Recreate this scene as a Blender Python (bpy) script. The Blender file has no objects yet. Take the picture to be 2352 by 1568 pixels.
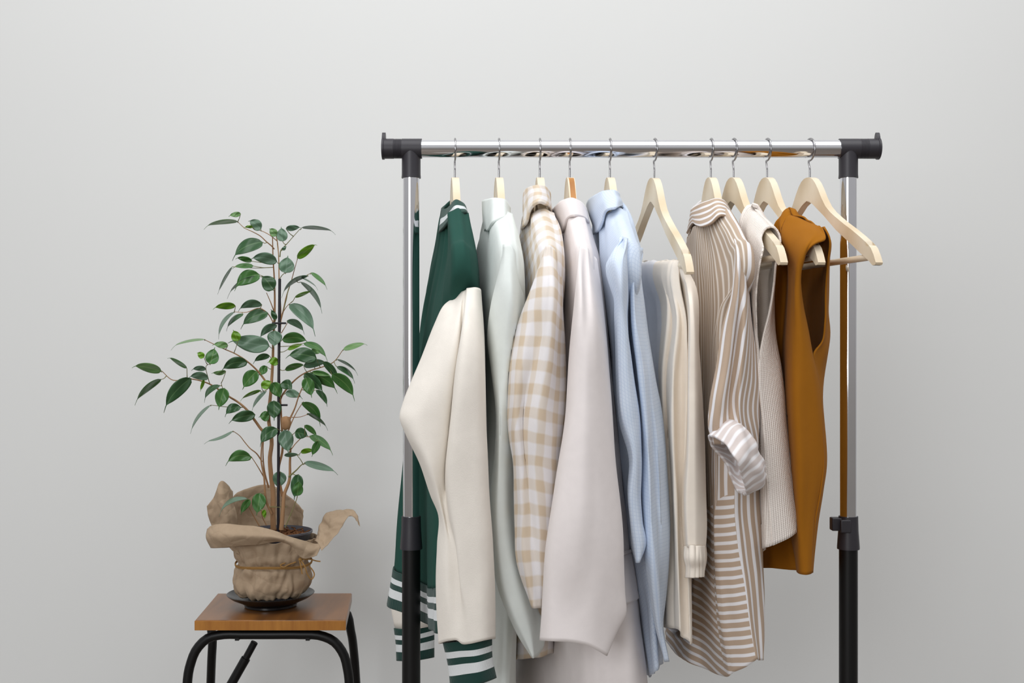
import bpy, bmesh, math, random
import numpy as np
from mathutils import Vector, noise
rnd = random.Random(7)
PI = math.pi
F, D0, CZ, HY = 2700.0, 2.0, 1.14, 800.0     # focal length in px, camera distance to the rail, eye height, horizon row
SC = bpy.context.scene
COL = SC.collection

# ---------------------------------------------------------------- camera, light, exposure
cam = bpy.data.cameras.new('camera'); co = bpy.data.objects.new('camera', cam); COL.objects.link(co)
co.location = (0, -D0, CZ); co.rotation_euler = (PI/2, 0, 0)
cam.sensor_width = 36; cam.lens = F/2352*36; cam.shift_y = (HY-784)/2352
cam.clip_start = .05
SC.camera = co
SC.view_settings.view_transform = 'Standard'; SC.view_settings.look = 'None'
SC.view_settings.gamma = 1; SC.view_settings.use_curve_mapping = False
SC.view_settings.exposure = 0.4

w = bpy.data.worlds.new('room_light'); SC.world = w; w.use_nodes = True
nt = w.node_tree; nt.nodes.clear()
out = nt.nodes.new('ShaderNodeOutputWorld'); bg = nt.nodes.new('ShaderNodeBackground')
tc = nt.nodes.new('ShaderNodeTexCoord'); sx = nt.nodes.new('ShaderNodeSeparateXYZ')
rp = nt.nodes.new('ShaderNodeValToRGB'); mp = nt.nodes.new('ShaderNodeMapRange')
mp.inputs['From Min'].default_value = -1; mp.inputs['From Max'].default_value = 1
nt.links.new(tc.outputs['Generated'], sx.inputs[0]); nt.links.new(sx.outputs['Z'], mp.inputs['Value'])
nt.links.new(mp.outputs[0], rp.inputs[0]); nt.links.new(rp.outputs[0], bg.inputs[0]); nt.links.new(bg.outputs[0], out.inputs[0])
e = rp.color_ramp.elements
e[0].position = 0.30; e[0].color = (.16, .14, .12, 1)
e[1].position = 0.92; e[1].color = (1.0, 1.0, 1.0, 1)
m_ = e.new(0.47); m_.color = (.34, .32, .30, 1)
m_ = e.new(0.58); m_.color = (.62, .62, .63, 1)
bg.inputs[1].default_value = 0.58

def area(name, loc, target, sx_, sy_, power, color=(1, 1, 1)):
    l = bpy.data.lights.new(name, 'AREA'); l.shape = 'RECTANGLE'; l.size = sx_; l.size_y = sy_
    l.energy = power; l.color = color
    o = bpy.data.objects.new(name, l); COL.objects.link(o); o.location = loc
    o.rotation_euler = (Vector(target)-Vector(loc)).to_track_quat('-Z', 'Y').to_euler()
    return o
area('overhead_softbox', (.1, -.7, 3.1), (.1, .6, 1.4), 3.2, 1.6, 29, (.985, .99, 1))  # unseen softbox, added overhead to brighten the upper wall
area('front_fill_light', (-1.7, -4.4, 1.9), (.1, .4, 1.2), 1.7, 1.9, 50, (.97, .985, 1))  # area light added behind the camera for frontal fill and streaks on the posts

# ---------------------------------------------------------------- helpers
def P(px, py, Y):
    d = Y + D0
    return np.array([(px-1176)/F*d, Y, CZ-(py-HY)/F*d])

def c(*pts, push=0.):
    """a curve through photo points with their depth; a missing depth is interpolated"""
    n = len(pts); ys = [p[2] if len(p) > 2 else None for p in pts]
    known = [i for i in range(n) if ys[i] is not None]
    for i in range(n):
        if ys[i] is None:
            a = max([k for k in known if k < i], default=known[0]); b = min([k for k in known if k > i], default=known[-1])
            ys[i] = ys[a] if a == b else ys[a]+(ys[b]-ys[a])*(pts[i][1]-pts[a][1])/((pts[b][1]-pts[a][1]) or 1)
    if push: ys = [y-push*min(1, max(0, (760-p[1])/130))*(.5 if i == 0 else 1) for i, (p, y) in enumerate(zip(pts, ys))]
    return [P(p[0], p[1], y) for p, y in zip(pts, ys)]
CUR = [0]
def cs(*pts):
    q = c(*pts, push=.014); r = c(*pts); q[0] = r[0].copy()
    if q[0][1] < -.205: q[0] = P(pts[0][0], pts[0][1], -.2325 if abs(pts[0][0]-CUR[0]) < 14 else -.205)
    return q
def cv(*pts): return c(*pts, push=.016)
def cc(*pts):
    """a collar curve: it stands away from the hanger towards its lower edge"""
    n = len(pts); return [P(p[0], p[1], p[2]*(1.12+.33*i/(n-1)) if p[2] < -.02 else p[2]) for i, p in enumerate(c_fill(pts))]
def c_fill(pts):
    q = c(*pts); return [(p[0], p[1], v[1]) for p, v in zip(pts, q)]

TOPP = [(0, 0), (.015, .003), (.03, .013), (.045, .031), (.066, .056), (.10, .078), (.15, .103), (.19, .124)]
def drop(s):
    s = abs(s)
    xs = [a for a, b in TOPP]+[.23]; zs = [b for a, b in TOPP]+[.16]
    return float(np.interp(s, xs, zs))
WOODTOP = CZ+.2904
def ridge(hx, th, ss, up=.007):
    X = (hx-1176)/F*D0; t = math.radians(th)
    return [np.array([X+s*math.sin(t), -s*math.cos(t), WOODTOP-drop(s)+up]) for s in ss]

def NR3(hx, th, tail_l, tail_r, s0=.088, w=.0115):
    """near shoulder as three curves: over the hanger's near arm and round its tip, then down"""
    X = (hx-1176)/F*D0; t = math.radians(th); res = []
    for lat, up, fw in ((-w, .0005, 0), (0, .0075, .004), (w, .0005, 0)):
        out = []
        for s, d in ((s0, None), (.12, None), (.16, None), (.195, None), (.219+fw, .139), (.230+fw, .156), (.232+fw, .176)):
            z = WOODTOP-(drop(s) if d is None else d)+up
            out.append(np.array([X+s*math.sin(t)+lat*math.cos(t), -s*math.cos(t)+lat*math.sin(t), z]))
        res.append(out)
    a, b = c(*tail_l), c(*tail_r); m = [(np.array(crom(a, [k])[0][0])+np.array(crom(b, [k])[0][0]))/2-np.array([0, .005, 0]) for k in np.linspace(0, 1, 5)]
    return res[0]+a, res[1]+m, res[2]+b
def FR(hx, th, lat, pyb, wide=1., dx=0.):
    X = (hx-1176)/F*D0; t = math.radians(th); out = []
    for s, d in ((.06, None), (.12, None), (.17, None), (.20, None), (.224, .139), (.237, .156), (.238, .185)):
        z = WOODTOP-(drop(s) if d is None else d)+.008
        out.append(np.array([X-s*math.sin(t)+lat*math.cos(t), s*math.cos(t)+lat*math.sin(t), z]))
    xb, yb = X-.22*math.sin(t), .215
    for q in (.4, 1.): out.append(np.array([xb+lat*wide+dx*q, yb, (WOODTOP-.2)*(1-q)+px2z_(pyb)*q]))
    return out
def px2z_(py): return CZ-(py-HY)/F*2.2
def FCOL(hx, th):
    """the far side of a collar: it lies over the hanger's far arm"""
    X = (hx-1176)/F*D0; t = math.radians(th); r = []
    for lat, u in ((.015, .002), (0, .013), (-.015, .002)):
        r.append([np.array([X-s_*math.sin(t)+lat, s_*math.cos(t), WOODTOP-drop(s_)+u]) for s_ in (.056, .085, .115)])
    return r
def TP(hx, th, s, side, up=.011):
    """strap top at distance s along the arm, then its upper edge on one side"""
    X = (hx-1176)/F*D0; t = math.radians(th); r = []
    for lat, u in ((0, up), (side*.007, up-.002), (side*.0125, up-.010)):
        r.append(np.array([X+s*math.sin(t)+lat*math.cos(t), -s*math.cos(t)+lat*math.sin(t), WOODTOP-drop(s)+u]))
    return r
def crom(pts, ts):
    """chord-length cubic through pts, sampled at normalised arc positions"""
    pts = np.array(pts, float); n = len(pts)
    seg = np.maximum(np.linalg.norm(np.diff(pts, axis=0), axis=1), 1e-6)
    k = np.concatenate([[0], np.cumsum(seg)]); L = k[-1]; k = k/L
    if n == 2: return pts[0]+(pts[1]-pts[0])*np.array(ts)[:, None], L
    d = np.diff(pts, axis=0)/np.diff(k)[:, None]
    m = np.zeros_like(pts)
    for i in range(1, n-1):
        h0, h1 = k[i]-k[i-1], k[i+1]-k[i]
        m[i] = (d[i-1]*h1+d[i]*h0)/(h0+h1)
    m[0] = d[0]; m[-1] = d[-1]
    ts = np.clip(np.array(ts, float), 0, 1)
    i = np.clip(np.searchsorted(k, ts, side='right')-1, 0, n-2)
    h = (k[i+1]-k[i]); s = ((ts-k[i])/h)[:, None]; h = h[:, None]
    return ((2*s**3-3*s**2+1)*pts[i]+(s**3-2*s**2+s)*h*m[i]+(-2*s**3+3*s**2)*pts[i+1]+(s**3-s**2)*h*m[i+1]), L

def tag(o, label=None, cat=None, group=None, kind=None):
    if label: o['label'] = label
    if cat: o['category'] = cat
    if group: o['group'] = group
    if kind: o['kind'] = kind
    return o
def empty(name, loc, label, cat, group=None):
    o = bpy.data.objects.new(name, None); COL.objects.link(o); o.location = loc; o.empty_display_size = .05
    return tag(o, label, cat, group)
def link(name, me, mats, parent=None, smooth=True):
    if not isinstance(mats, (list, tuple)): mats = [mats]
    for m in mats: me.materials.append(m)
    if smooth:
        for p in me.polygons: p.use_smooth = True
    o = bpy.data.objects.new(name, me); COL.objects.link(o)
    if parent is not None:
        o.parent = parent
        o.matrix_parent_inverse = parent.matrix_world.inverted() if False else __import__('mathutils').Matrix.Translation(-parent.location)
    return o

def grid(cols, closed=False, nu=7, nv=80, wr=(), tr=(0, 1), anchor=0, seed=0., flare=None):
    """surface through curves: rows run along the curves, columns across. Returns points, uv, nt"""
    ts = np.linspace(tr[0], tr[1], nv)
    C, Ls = [], []
    for q in cols:
        p, L = crom(q, ts); C.append(p); Ls.append(L)
    C = np.array(C)                         # ncol, nv, 3
    n = len(C)
    Q = np.concatenate([C[-2:], C, C[:3]]) if closed else C
    sp = np.maximum(np.linalg.norm(np.diff(Q, axis=0), axis=2).mean(axis=1), 1e-4)
    k = np.concatenate([[0], np.cumsum(sp)])
    N = len(Q)
    d = np.diff(Q, axis=0)/np.diff(k)[:, None, None]
    m = np.zeros_like(Q)
    for i in range(1, N-1):
        h0, h1 = k[i]-k[i-1], k[i+1]-k[i]
        m[i] = (d[i-1]*h1+d[i]*h0)/(h0+h1)
    m[0] = d[0]; m[-1] = d[-1]
    a, b = (2, 2+n) if closed else (0, N-1)
    rows, un, span = [], [], []
    for i in range(a, b):
        h = k[i+1]-k[i]; ha = min(h, 1.6*(k[i]-k[i-1])) if i > 0 else h; hb = min(h, 1.6*(k[i+2]-k[i+1])) if i+2 < N else h
        for j in range(nu):
            s = j/nu
            rows.append((2*s**3-3*s**2+1)*Q[i]+(s**3-2*s**2+s)*ha*m[i]+(-2*s**3+3*s**2)*Q[i+1]+(s**3-s**2)*hb*m[i+1])
            span.append(i-a); un.append(k[i]-k[a]+s*h)
    rows.append(Q[b]); span.append(n-1); un.append(k[b]-k[a])
    G = np.array(rows)                      # U, nv, 3  (closed: last == first)
    ai = anchor*nu
    du = np.linalg.norm(np.diff(G, axis=0), axis=2)
    cu = np.concatenate([np.zeros((1, nv)), np.cumsum(du, axis=0)])
    cu = cu-cu[ai]
    cv = np.repeat((ts*Ls[anchor])[None, :], len(G), axis=0)
    if wr:
        gu = np.gradient(G, axis=0); gv = np.gradient(G, axis=1)
        nn = np.cross(gu, gv); nn /= np.maximum(np.linalg.norm(nn, axis=2, keepdims=True), 1e-9)
        um = cu.mean(axis=1); per = max(um[-1]-um[0], 1e-3)
        for (amp, fu, fv) in wr:
            for iu in range(len(G)):
                for iv in range(nv):
                    u = um[iu]; v = cv[iu, iv]
                    if closed:
                        th = 2*PI*(um[iu]-um[0])/per; R = per/2/PI*fu
                        x, y = R*math.cos(th), R*math.sin(th)
                    else: x, y = u*fu, 0
                    f = noise.noise(Vector((x+seed, y+seed*1.7, v*fv+seed*3.1)))
                    G[iu, iv] += nn[iu, iv]*amp*f*1.6
    ntu = np.array(un)
    ntv = (ts-tr[0])/(tr[1]-tr[0])
    return G, cu, cv, ntu, ntv, span

def loft(name, cols, mats, parent=None, closed=False, thick=.0015, fm=None, **kw):
    G, cu, cv, ntu, ntv, span = grid(cols, closed, **kw)
    U, V = G.shape[:2]
    UU = U-1 if closed else U
    vs = [tuple(G[i, j]) for i in range(UU) for j in range(V)]
    if parent is not None: pass
    fs, uv, nv_, mi = [], [], [], []
    for i in range(U-1):
        for j in range(V-1):
            i2 = (i+1) % UU
            fs.append((i*V+j, i*V+j+1, i2*V+j+1, i2*V+j))
            for (a, b) in ((i, j), (i, j+1), (i+1, j+1), (i+1, j)):
                uv.append((cu[a, b], cv[a, b])); nv_.append((ntu[a], ntv[b]))
            mi.append(fm(span[i], ntv[j]) if fm else 0)
    me = bpy.data.meshes.new(name); me.from_pydata(vs, [], fs)
    l1 = me.uv_layers.new(name='uv'); l2 = me.uv_layers.new(name='nt')
    l1.data.foreach_set('uv', np.array(uv).ravel()); l2.data.foreach_set('uv', np.array(nv_).ravel())
    o = link(name, me, mats, parent)
    if fm:
        for p, q in zip(me.polygons, mi): p.material_index = q
    if thick:
        s = o.modifiers.new('thick', 'SOLIDIFY'); s.thickness = thick; s.offset = 0; s.use_rim = True
    return o

# meshes from a bmesh
def bm_obj(name, bm, mats, parent=None, smooth=True, bevel=0, recalc=True):
    if recalc: bmesh.ops.recalc_face_normals(bm, faces=bm.faces)
    me = bpy.data.meshes.new(name); bm.to_mesh(me); bm.free()
    o = link(name, me, mats, parent, smooth)
    if smooth: me.set_sharp_from_angle(angle=.7)
    if bevel:
        b = o.modifiers.new('bevel', 'BEVEL'); b.width = bevel; b.segments = 3; b.limit_method = 'ANGLE'; b.angle_limit = .6
    return o
def tube(bm, pts, r, seg=12, cap=True):
    pts = [Vector(p) for p in pts]; n = len(pts)
    rs = r if isinstance(r, (list, tuple)) else [r]*n
    t0 = (pts[1]-pts[0]).normalized()
    ax = Vector((0, 0, 1)) if abs(t0.z) < .9 else Vector((0, 1, 0))
    nrm = t0.cross(ax).normalized(); rings = []
    prev = t0
    for i in range(n):
        t = (pts[min(i+1, n-1)]-pts[max(i-1, 0)]).normalized()
        q = prev.rotation_difference(t); nrm = (q @ nrm).normalized(); prev = t
        b = t.cross(nrm).normalized()
        rings.append([bm.verts.new(pts[i]+rs[i]*(math.cos(2*PI*k/seg)*nrm+math.sin(2*PI*k/seg)*b)) for k in range(seg)])
    for a, b in zip(rings, rings[1:]):
        for k in range(seg): bm.faces.new((a[k], a[(k+1) % seg], b[(k+1) % seg], b[k]))
    if cap:
        bm.faces.new(rings[0][::-1]); bm.faces.new(rings[-1])
def smooth_pts(pts, n=24):
    p, L = crom([np.array(q, float) for q in pts], np.linspace(0, 1, n)); return [tuple(x) for x in p]
def lathe(bm, prof, centre, axis='z', seg=48):
    rings = []
    for (r, h) in prof:
        ring = []
        for k in range(seg):
            a = 2*PI*k/seg; x, y = r*math.cos(a), r*math.sin(a)
            if axis == 'z': v = (centre[0]+x, centre[1]+y, centre[2]+h)
            elif axis == 'x': v = (centre[0]+h, centre[1]+x, centre[2]+y)
            ring.append(bm.verts.new(v))
        rings.append(ring)
    for a, b in zip(rings, rings[1:]):
        for k in range(seg): bm.faces.new((a[k], a[(k+1) % seg], b[(k+1) % seg], b[k]))
    if prof[0][0] > 1e-6: bm.faces.new(rings[0][::-1])
    if prof[-1][0] > 1e-6: bm.faces.new(rings[-1])
    bmesh.ops.remove_doubles(bm, verts=bm.verts, dist=1e-6)
def box(bm, lo, hi):
    v = [bm.verts.new((x, y, z)) for x in (lo[0], hi[0]) for y in (lo[1], hi[1]) for z in (lo[2], hi[2])]
    for f in ((0, 1, 3, 2), (4, 6, 7, 5), (0, 4, 5, 1), (2, 3, 7, 6), (0, 2, 6, 4), (1, 5, 7, 3)): bm.faces.new([v[i] for i in f])

# ---------------------------------------------------------------- materials
def s2l(h):
    h = h.lstrip('#'); v = [int(h[i:i+2], 16)/255 for i in (0, 2, 4)]
    return tuple(x/12.92 if x <= .04045 else ((x+.055)/1.055)**2.4 for x in v)+(1,)
class M:
    """small node-tree writer"""
    def __init__(s, name, rough=.8, metal=0, sheen=0, spec=.5):
        s.m = bpy.data.materials.new(name); s.m.use_nodes = True; s.t = s.m.node_tree
        s.b = s.t.nodes['Principled BSDF']
        s.b.inputs['Roughness'].default_value = rough; s.b.inputs['Metallic'].default_value = metal
        s.b.inputs['Specular IOR Level'].default_value = spec
        if sheen: s.b.inputs['Sheen Weight'].default_value = sheen; s.b.inputs['Sheen Roughness'].default_value = .5
    def n(s, t, **kw):
        x = s.t.nodes.new(t)
        for k, v in kw.items(): setattr(x, k, v)
        return x
    def l(s, a, b): s.t.links.new(a, b)
    def math(s, op, a, b=None, cc=None):
        x = s.n('ShaderNodeMath', operation=op)
        for i, q in enumerate((a, b, cc)):
            if q is None: continue
            if isinstance(q, (int, float)): x.inputs[i].default_value = q
            else: s.l(q, x.inputs[i])
        return x.outputs[0]
    def uv(s, name='uv'):
        u = s.n('ShaderNodeUVMap'); u.uv_map = name; x = s.n('ShaderNodeSeparateXYZ'); s.l(u.outputs[0], x.inputs[0]); return x.outputs[0], x.outputs[1], u.outputs[0]
    def stripe(s, x, period, duty, phase=0., soft=.06):
        f = s.math('FRACT', s.math('ADD', s.math('DIVIDE', x, period), phase+100))
        a = s.n('ShaderNodeMapRange'); a.inputs[1].default_value = duty-soft; a.inputs[2].default_value = duty+soft
        a.inputs[3].default_value = 1; a.inputs[4].default_value = 0; s.l(f, a.inputs[0])
        b = s.n('ShaderNodeMapRange'); b.inputs[1].default_value = 0; b.inputs[2].default_value = 2*soft; s.l(f, b.inputs[0])
        return s.math('MULTIPLY', a.outputs[0], b.outputs[0])
    def mix(s, f, a, b):
        x = s.n('ShaderNodeMix', data_type='RGBA')
        if isinstance(f, (int, float)): x.inputs[0].default_value = f
        else: s.l(f, x.inputs[0])
        for i, q in ((6, a), (7, b)):
            if isinstance(q, str): q = s2l(q)
            if isinstance(q, tuple): x.inputs[i].default_value = q
            else: s.l(q, x.inputs[i])
        return x.outputs[2]
    def noise(s, scale, detail=3, stretch=(1, 1, 1), vec=None, rough=.5):
        x = s.n('ShaderNodeTexNoise'); x.inputs['Scale'].default_value = scale; x.inputs['Detail'].default_value = detail
        x.inputs['Roughness'].default_value = rough
        mp = s.n('ShaderNodeMapping'); mp.inputs['Scale'].default_value = stretch
        if vec is None:
            tc = s.n('ShaderNodeTexCoord'); vec = tc.outputs['Object']
        s.l(vec, mp.inputs[0]); s.l(mp.outputs[0], x.inputs['Vector']); return x.outputs[0]
    def col(s, q):
        if isinstance(q, str): q = s2l(q)
        if isinstance(q, tuple): s.b.inputs['Base Color'].default_value = q
        else: s.l(q, s.b.inputs['Base Color'])
        return s
    def bump(s, h, strength=.3, dist=.001):
        x = s.n('ShaderNodeBump'); x.inputs['Strength'].default_value = strength; x.inputs['Distance'].default_value = dist
        s.l(h, x.inputs['Height']); s.l(x.outputs[0], s.b.inputs['Normal']); return s

def cloth(name, colr, rough=.9, sheen=.15, weave=.25, wscale=900, var=.04, mottled=None):
    m = M(name, rough, 0, sheen*.6, .06)
    base = s2l(colr); dk = tuple(x*(1-var*2.2) for x in base[:3])+(1,)
    m.col(m.mix(m.noise(60, 4), dk, base))
    m.bump(m.math('ADD', m.noise(wscale, 2), m.math('MULTIPLY', m.noise(25, 3, (1, 1, .35)), 6)), weave, .0006)
    return m.m

def banded(name, dark, light, bands):
    m = M(name, .9, 0, .2, .2); a, b, _ = m.uv('nt')
    f = None
    for (lo, hi) in bands:
        q = m.math('MULTIPLY', m.math('GREATER_THAN', b, lo), m.math('LESS_THAN', b, hi))
        f = q if f is None else m.math('ADD', f, q)
    u, v, _ = m.uv('uv')
    m.col(m.mix(f, dark, light))
    m.bump(m.math('SINE', m.math('MULTIPLY', u, 2*PI/.0022)), .4, .0006)
    return m.m

def gingham(name, period, pu=0., pv=0.):
    m = M(name, .9, 0, .1, .2); u, v, uvv = m.uv('uv')
    wob = m.math('MULTIPLY', m.math('SUBTRACT', m.noise(14, 2), .5), .012)
    a = m.stripe(m.math('ADD', u, wob), period*.78, .5, pu, .05); b = m.stripe(m.math('ADD', v, wob), period, .5, pv, .04)
    s = m.math('MULTIPLY', m.math('ADD', a, b), .5)
    r = m.n('ShaderNodeValToRGB'); m.l(s, r.inputs[0]); ee = r.color_ramp.elements
    ee[0].color = s2l('#e9e6e8'); ee[1].color = s2l('#d3c1aa'); q = ee.new(.5); q.color = s2l('#dfd6cd')
    m.col(r.outputs[0]); m.bump(m.noise(900, 2), .25, .0006); return m.m

def windowpane(name):
    m = M(name, .85, 0, .1, .2); u, v, _ = m.uv('uv')
    a = m.stripe(u, .0052, .18, 0, .08); b = m.stripe(v, .0058, .15, 0, .07)
    s = m.math('MULTIPLY', m.math('MAXIMUM', a, b), .38)
    base = m.mix(m.noise(40, 3), '#cddbee', '#dbe5f3')
    m.col(m.mix(s, base, '#7f9cc6')); m.bump(m.math('ADD', m.noise(900, 2), m.math('MULTIPLY', m.noise(30, 3, (1, 1, .4)), 6)), .3, .0006); return m.m

def stripes(name, axis, period, duty, base, line, soft=.05, phase=0.):
    m = M(name, .88, 0, .1, .2); u, v, _ = m.uv('uv')
    wob = m.math('MULTIPLY', m.math('SUBTRACT', m.noise(9, 2), .5), period*.35)
    s = m.stripe(m.math('ADD', u if axis == 'u' else v, wob), period, duty, phase, soft)
    m.col(m.mix(s, base, line)); m.bump(m.noise(800, 2), .25, .0006); return m.m

def colstripes(name, freq, duty, base, line):
    m = M(name, .88, 0, .1, .2); a, b, _ = m.uv('nt')
    m.col(m.mix(m.stripe(a, 1/freq, duty, 0, .1), base, line)); m.bump(m.noise(800, 2), .25, .0006); return m.m
def zstripes(name, slope, phase):
    m = M(name, .88, 0, .1, .2); tc = m.n('ShaderNodeTexCoord'); x = m.n('ShaderNodeSeparateXYZ'); m.l(tc.outputs['Object'], x.inputs[0])
    q = m.math('ADD', x.outputs[2], m.math('MULTIPLY', x.outputs[0], slope))
    q = m.math('ADD', q, m.math('MULTIPLY', m.math('SUBTRACT', m.noise(9, 2), .5), .006))
    m.col(m.mix(m.stripe(q, .0142, .42, phase, .04), '#bca692', '#eceaec')); m.bump(m.noise(800, 2), .25, .0006); return m.m

def knit(name, colr, pitch, strength=.7):
    m = M(name, .95, 0, .25, .1); u, v, _ = m.uv('uv')
    r = m.math('SINE', m.math('ADD', m.math('MULTIPLY', u, 2*PI/pitch), m.math('MULTIPLY', v, 30)))
    st = m.math('SINE', m.math('MULTIPLY', v, 2*PI/.003))
    h = m.math('ADD', m.math('MULTIPLY', r, .8), m.math('MULTIPLY', st, .12))
    h = m.math('ADD', h, m.math('MULTIPLY', m.noise(500, 2), .6))
    k = m.n('ShaderNodeMapRange'); k.inputs[1].default_value = -1; k.inputs[2].default_value = .2; m.l(r, k.inputs[0])
    b = s2l(colr)
    m.col(m.mix(k.outputs[0], tuple(x*.90 for x in b[:3])+(1,), b))
    m.bump(h, strength, .0012); return m.m

def wood(name, c1, c2, rough=.5, scale=18, stretch=(1, 1, .12), coat=0):
    m = M(name, rough, 0, 0, .4)
    n1 = m.noise(scale, 6, stretch, rough=.65); w_ = m.n('ShaderNodeTexWave'); w_.wave_type = 'RINGS'
    w_.inputs['Scale'].default_value = scale*.25; w_.inputs['Distortion'].default_value = 5; w_.inputs['Detail'].default_value = 3
    tcn = m.n('ShaderNodeTexCoord'); mpp = m.n('ShaderNodeMapping'); mpp.inputs['Scale'].default_value = stretch
    m.l(tcn.outputs['Object'], mpp.inputs[0]); m.l(mpp.outputs[0], w_.inputs[0])
    f = m.math('ADD', m.math('MULTIPLY', n1, .7), m.math('MULTIPLY', w_.outputs[1], .3))
    k = m.n('ShaderNodeMapRange'); k.inputs[1].default_value = .3; k.inputs[2].default_value = .7; m.l(f, k.inputs[0])
    m.col(m.mix(k.outputs[0], c1, c2)); m.bump(n1, .15, .0005)
    if coat: m.b.inputs['Coat Weight'].default_value = coat; m.b.inputs['Coat Roughness'].default_value = .2
    return m.m

def plain(name, colr, rough=.5, metal=0, spec=.5, bumpn=None):
    m = M(name, rough, metal, 0, spec)
    b = s2l(colr); m.col(m.mix(m.noise(30, 2), tuple(x*.93 for x in b[:3])+(1,), b))
    if bumpn: m.bump(m.noise(bumpn[0], 3), bumpn[1], .0006)
    return m.m

def wallmat():
    m = M('painted_wall', .92, 0, 0, .2); m.col(m.mix(m.noise(1.3, 3), '#dcdddc', '#dfe0df')); m.bump(m.noise(350, 2), .05, .0005); return m.m
def leafmat(name, colr, back, vein):
    m = M(name, .34, 0, 0, .55); a, b, _ = m.uv('nt')
    d = m.math('ABSOLUTE', m.math('SUBTRACT', b, .5))
    k = m.n('ShaderNodeMapRange'); k.inputs[1].default_value = .0; k.inputs[2].default_value = .05; k.inputs[3].default_value = .75; k.inputs[4].default_value = 0; m.l(d, k.inputs[0])
    bcol = s2l(colr)
    q = m.mix(m.noise(35, 2), tuple(x*.75 for x in bcol[:3])+(1,), tuple(min(1, x*1.2) for x in bcol[:3])+(1,))
    q = m.mix(k.outputs[0], q, vein)
    g = m.n('ShaderNodeNewGeometry'); q = m.mix(g.outputs['Backfacing'], q, back)
    m.col(q)
    veins = m.math('SINE', m.math('ADD', m.math('MULTIPLY', a, 90), m.math('MULTIPLY', d, -60)))
    m.bump(veins, .04, .0004)
    tr = m.n('ShaderNodeBsdfTranslucent'); mx = m.n('ShaderNodeMixShader'); mx.inputs[0].default_value = .14
    m.l(q, tr.inputs[0]); o_ = m.t.nodes['Material Output']
    m.l(m.b.outputs[0], mx.inputs[1]); m.l(tr.outputs[0], mx.inputs[2]); m.l(mx.outputs[0], o_.inputs[0])
    return m.m
def papermat():
    m = M('kraft_paper', .75, 0, 0, .3)
    m.col(m.mix(m.noise(50, 5), '#a08a72', '#b59f86'))
    v = m.n('ShaderNodeTexVoronoi'); v.inputs['Scale'].default_value = 30; v.feature = 'DISTANCE_TO_EDGE'
    tcv = m.n('ShaderNodeTexCoord'); m.l(tcv.outputs['Object'], v.inputs['Vector'])
    m.bump(m.math('ADD', m.math('MULTIPLY', m.noise(40, 4), .5), m.math('MULTIPLY', v.outputs[0], 1.6)), .5, .006); return m.m

MT = dict(
 wall=wallmat(), floor=wood('oak_floor', '#6a6058', '#857a6e', .5, 6, (.3, 3, 1)),
 chrome=plain('chrome', '#e6e6ea', .07, 1), wire=plain('hook_steel', '#a9a8aa', .22, 1),
 blackplastic=plain('black_plastic', '#302e34', .42, 0, .45, (600, .1)), blackpaint=plain('black_painted_tube', '#0f0f10', .42, 0, .3),
 hangwood=wood('pale_wood', '#dcc8a8', '#ecdfc8', .5, 30, (.5, .5, .3)), darkend=wood('brown_wood', '#a8703a', '#c28a4e', .5, 30),
 green=cloth('green_knit', '#2b5047', var=.03, sheen=.03), cream=cloth('cream_wool', '#f2ece3', wscale=700, weave=.4), mint=cloth('pale_mint_cloth', '#e7edea', weave=.15),
 rib=banded('green_rib_white_bands', '#1c3f39', '#e2e6e8', ((.2, .34), (.49, .72))), ribneck=banded('green_neck_rib', '#22483f', '#dfe4e6', ((.42, .70),)),
 blazer=cloth('off_white_suiting', '#efe8e7', weave=.12), blue=windowpane('blue_check_cotton'), white=cloth('white_cotton', '#f4f3f6', weave=.1), trouser=cloth('cream_twill', '#f8eee1', weave=.12),
 ging=gingham('beige_gingham', .036), ging2=gingham('beige_gingham_body', .04, .2, .1),
 narrow=colstripes('narrow_tan_stripes', 1/.0108, .40, '#b3a08d', '#e6dfd8'),
 wide=stripes('wide_tan_white_stripes', 'u', .0172, .40, '#bca692', '#eceaec', .03),
 wideh=stripes('tan_white_cross_stripes', 'v', .0158, .42, '#bca692', '#eceaec', .03, .3),
 cuffs=stripes('pale_stripes_cloth_reverse', 'u', .0150, .45, '#d3c8c4', '#eeecee', .08),
 wz1=zstripes('tan_white_level_stripes', -.22, .55), wz2=zstripes('tan_white_slanted_stripes', .38, .1),
 vest=knit('cream_rib_knit', '#f9f0e8', .0044), brown=cloth('caramel_jersey', '#a0661c', weave=.15, sheen=.05), brownrib=cloth('caramel_hem', '#9a6018', weave=.15),
 stooltop=wood('teak_veneer', '#5c3a1f', '#8a5a2c', .34, 34, (1, .12, 1), .25),
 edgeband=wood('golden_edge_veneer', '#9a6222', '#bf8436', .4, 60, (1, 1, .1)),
 bark=wood('bark', '#8a6544', '#a98460', .8, 60), twig=plain('green_twig', '#7d7a4c', .6), stake=plain('dark_stake', '#17131c', .4), soil=plain('bark_mulch', '#6a462c', .95, 0, .2, (200, 1.)),
 pot=plain('grey_plastic_pot', '#4a4b55', .4), paper=papermat(), twine=plain('jute_twine', '#a07a48', .9, 0, .2, (900, .6)), saucer=plain('black_ceramic', '#131418', .25),
 leafd=leafmat('leaf_dark', '#39603a', '#7f9678', '#6b9060'), leafm=leafmat('leaf_green', '#47793a', '#86a06c', '#7ea05f'),
 leafg=leafmat('leaf_greyish', '#5f7f66', '#8fa58a', '#7d9a84'), leafl=leafmat('leaf_light', '#6a9258', '#93ad7c', '#9cbb80'), leafb=leafmat('leaf_bright', '#699a1c', '#8cb24c', '#94b94e'),
)
cork = MT['bark']

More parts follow.
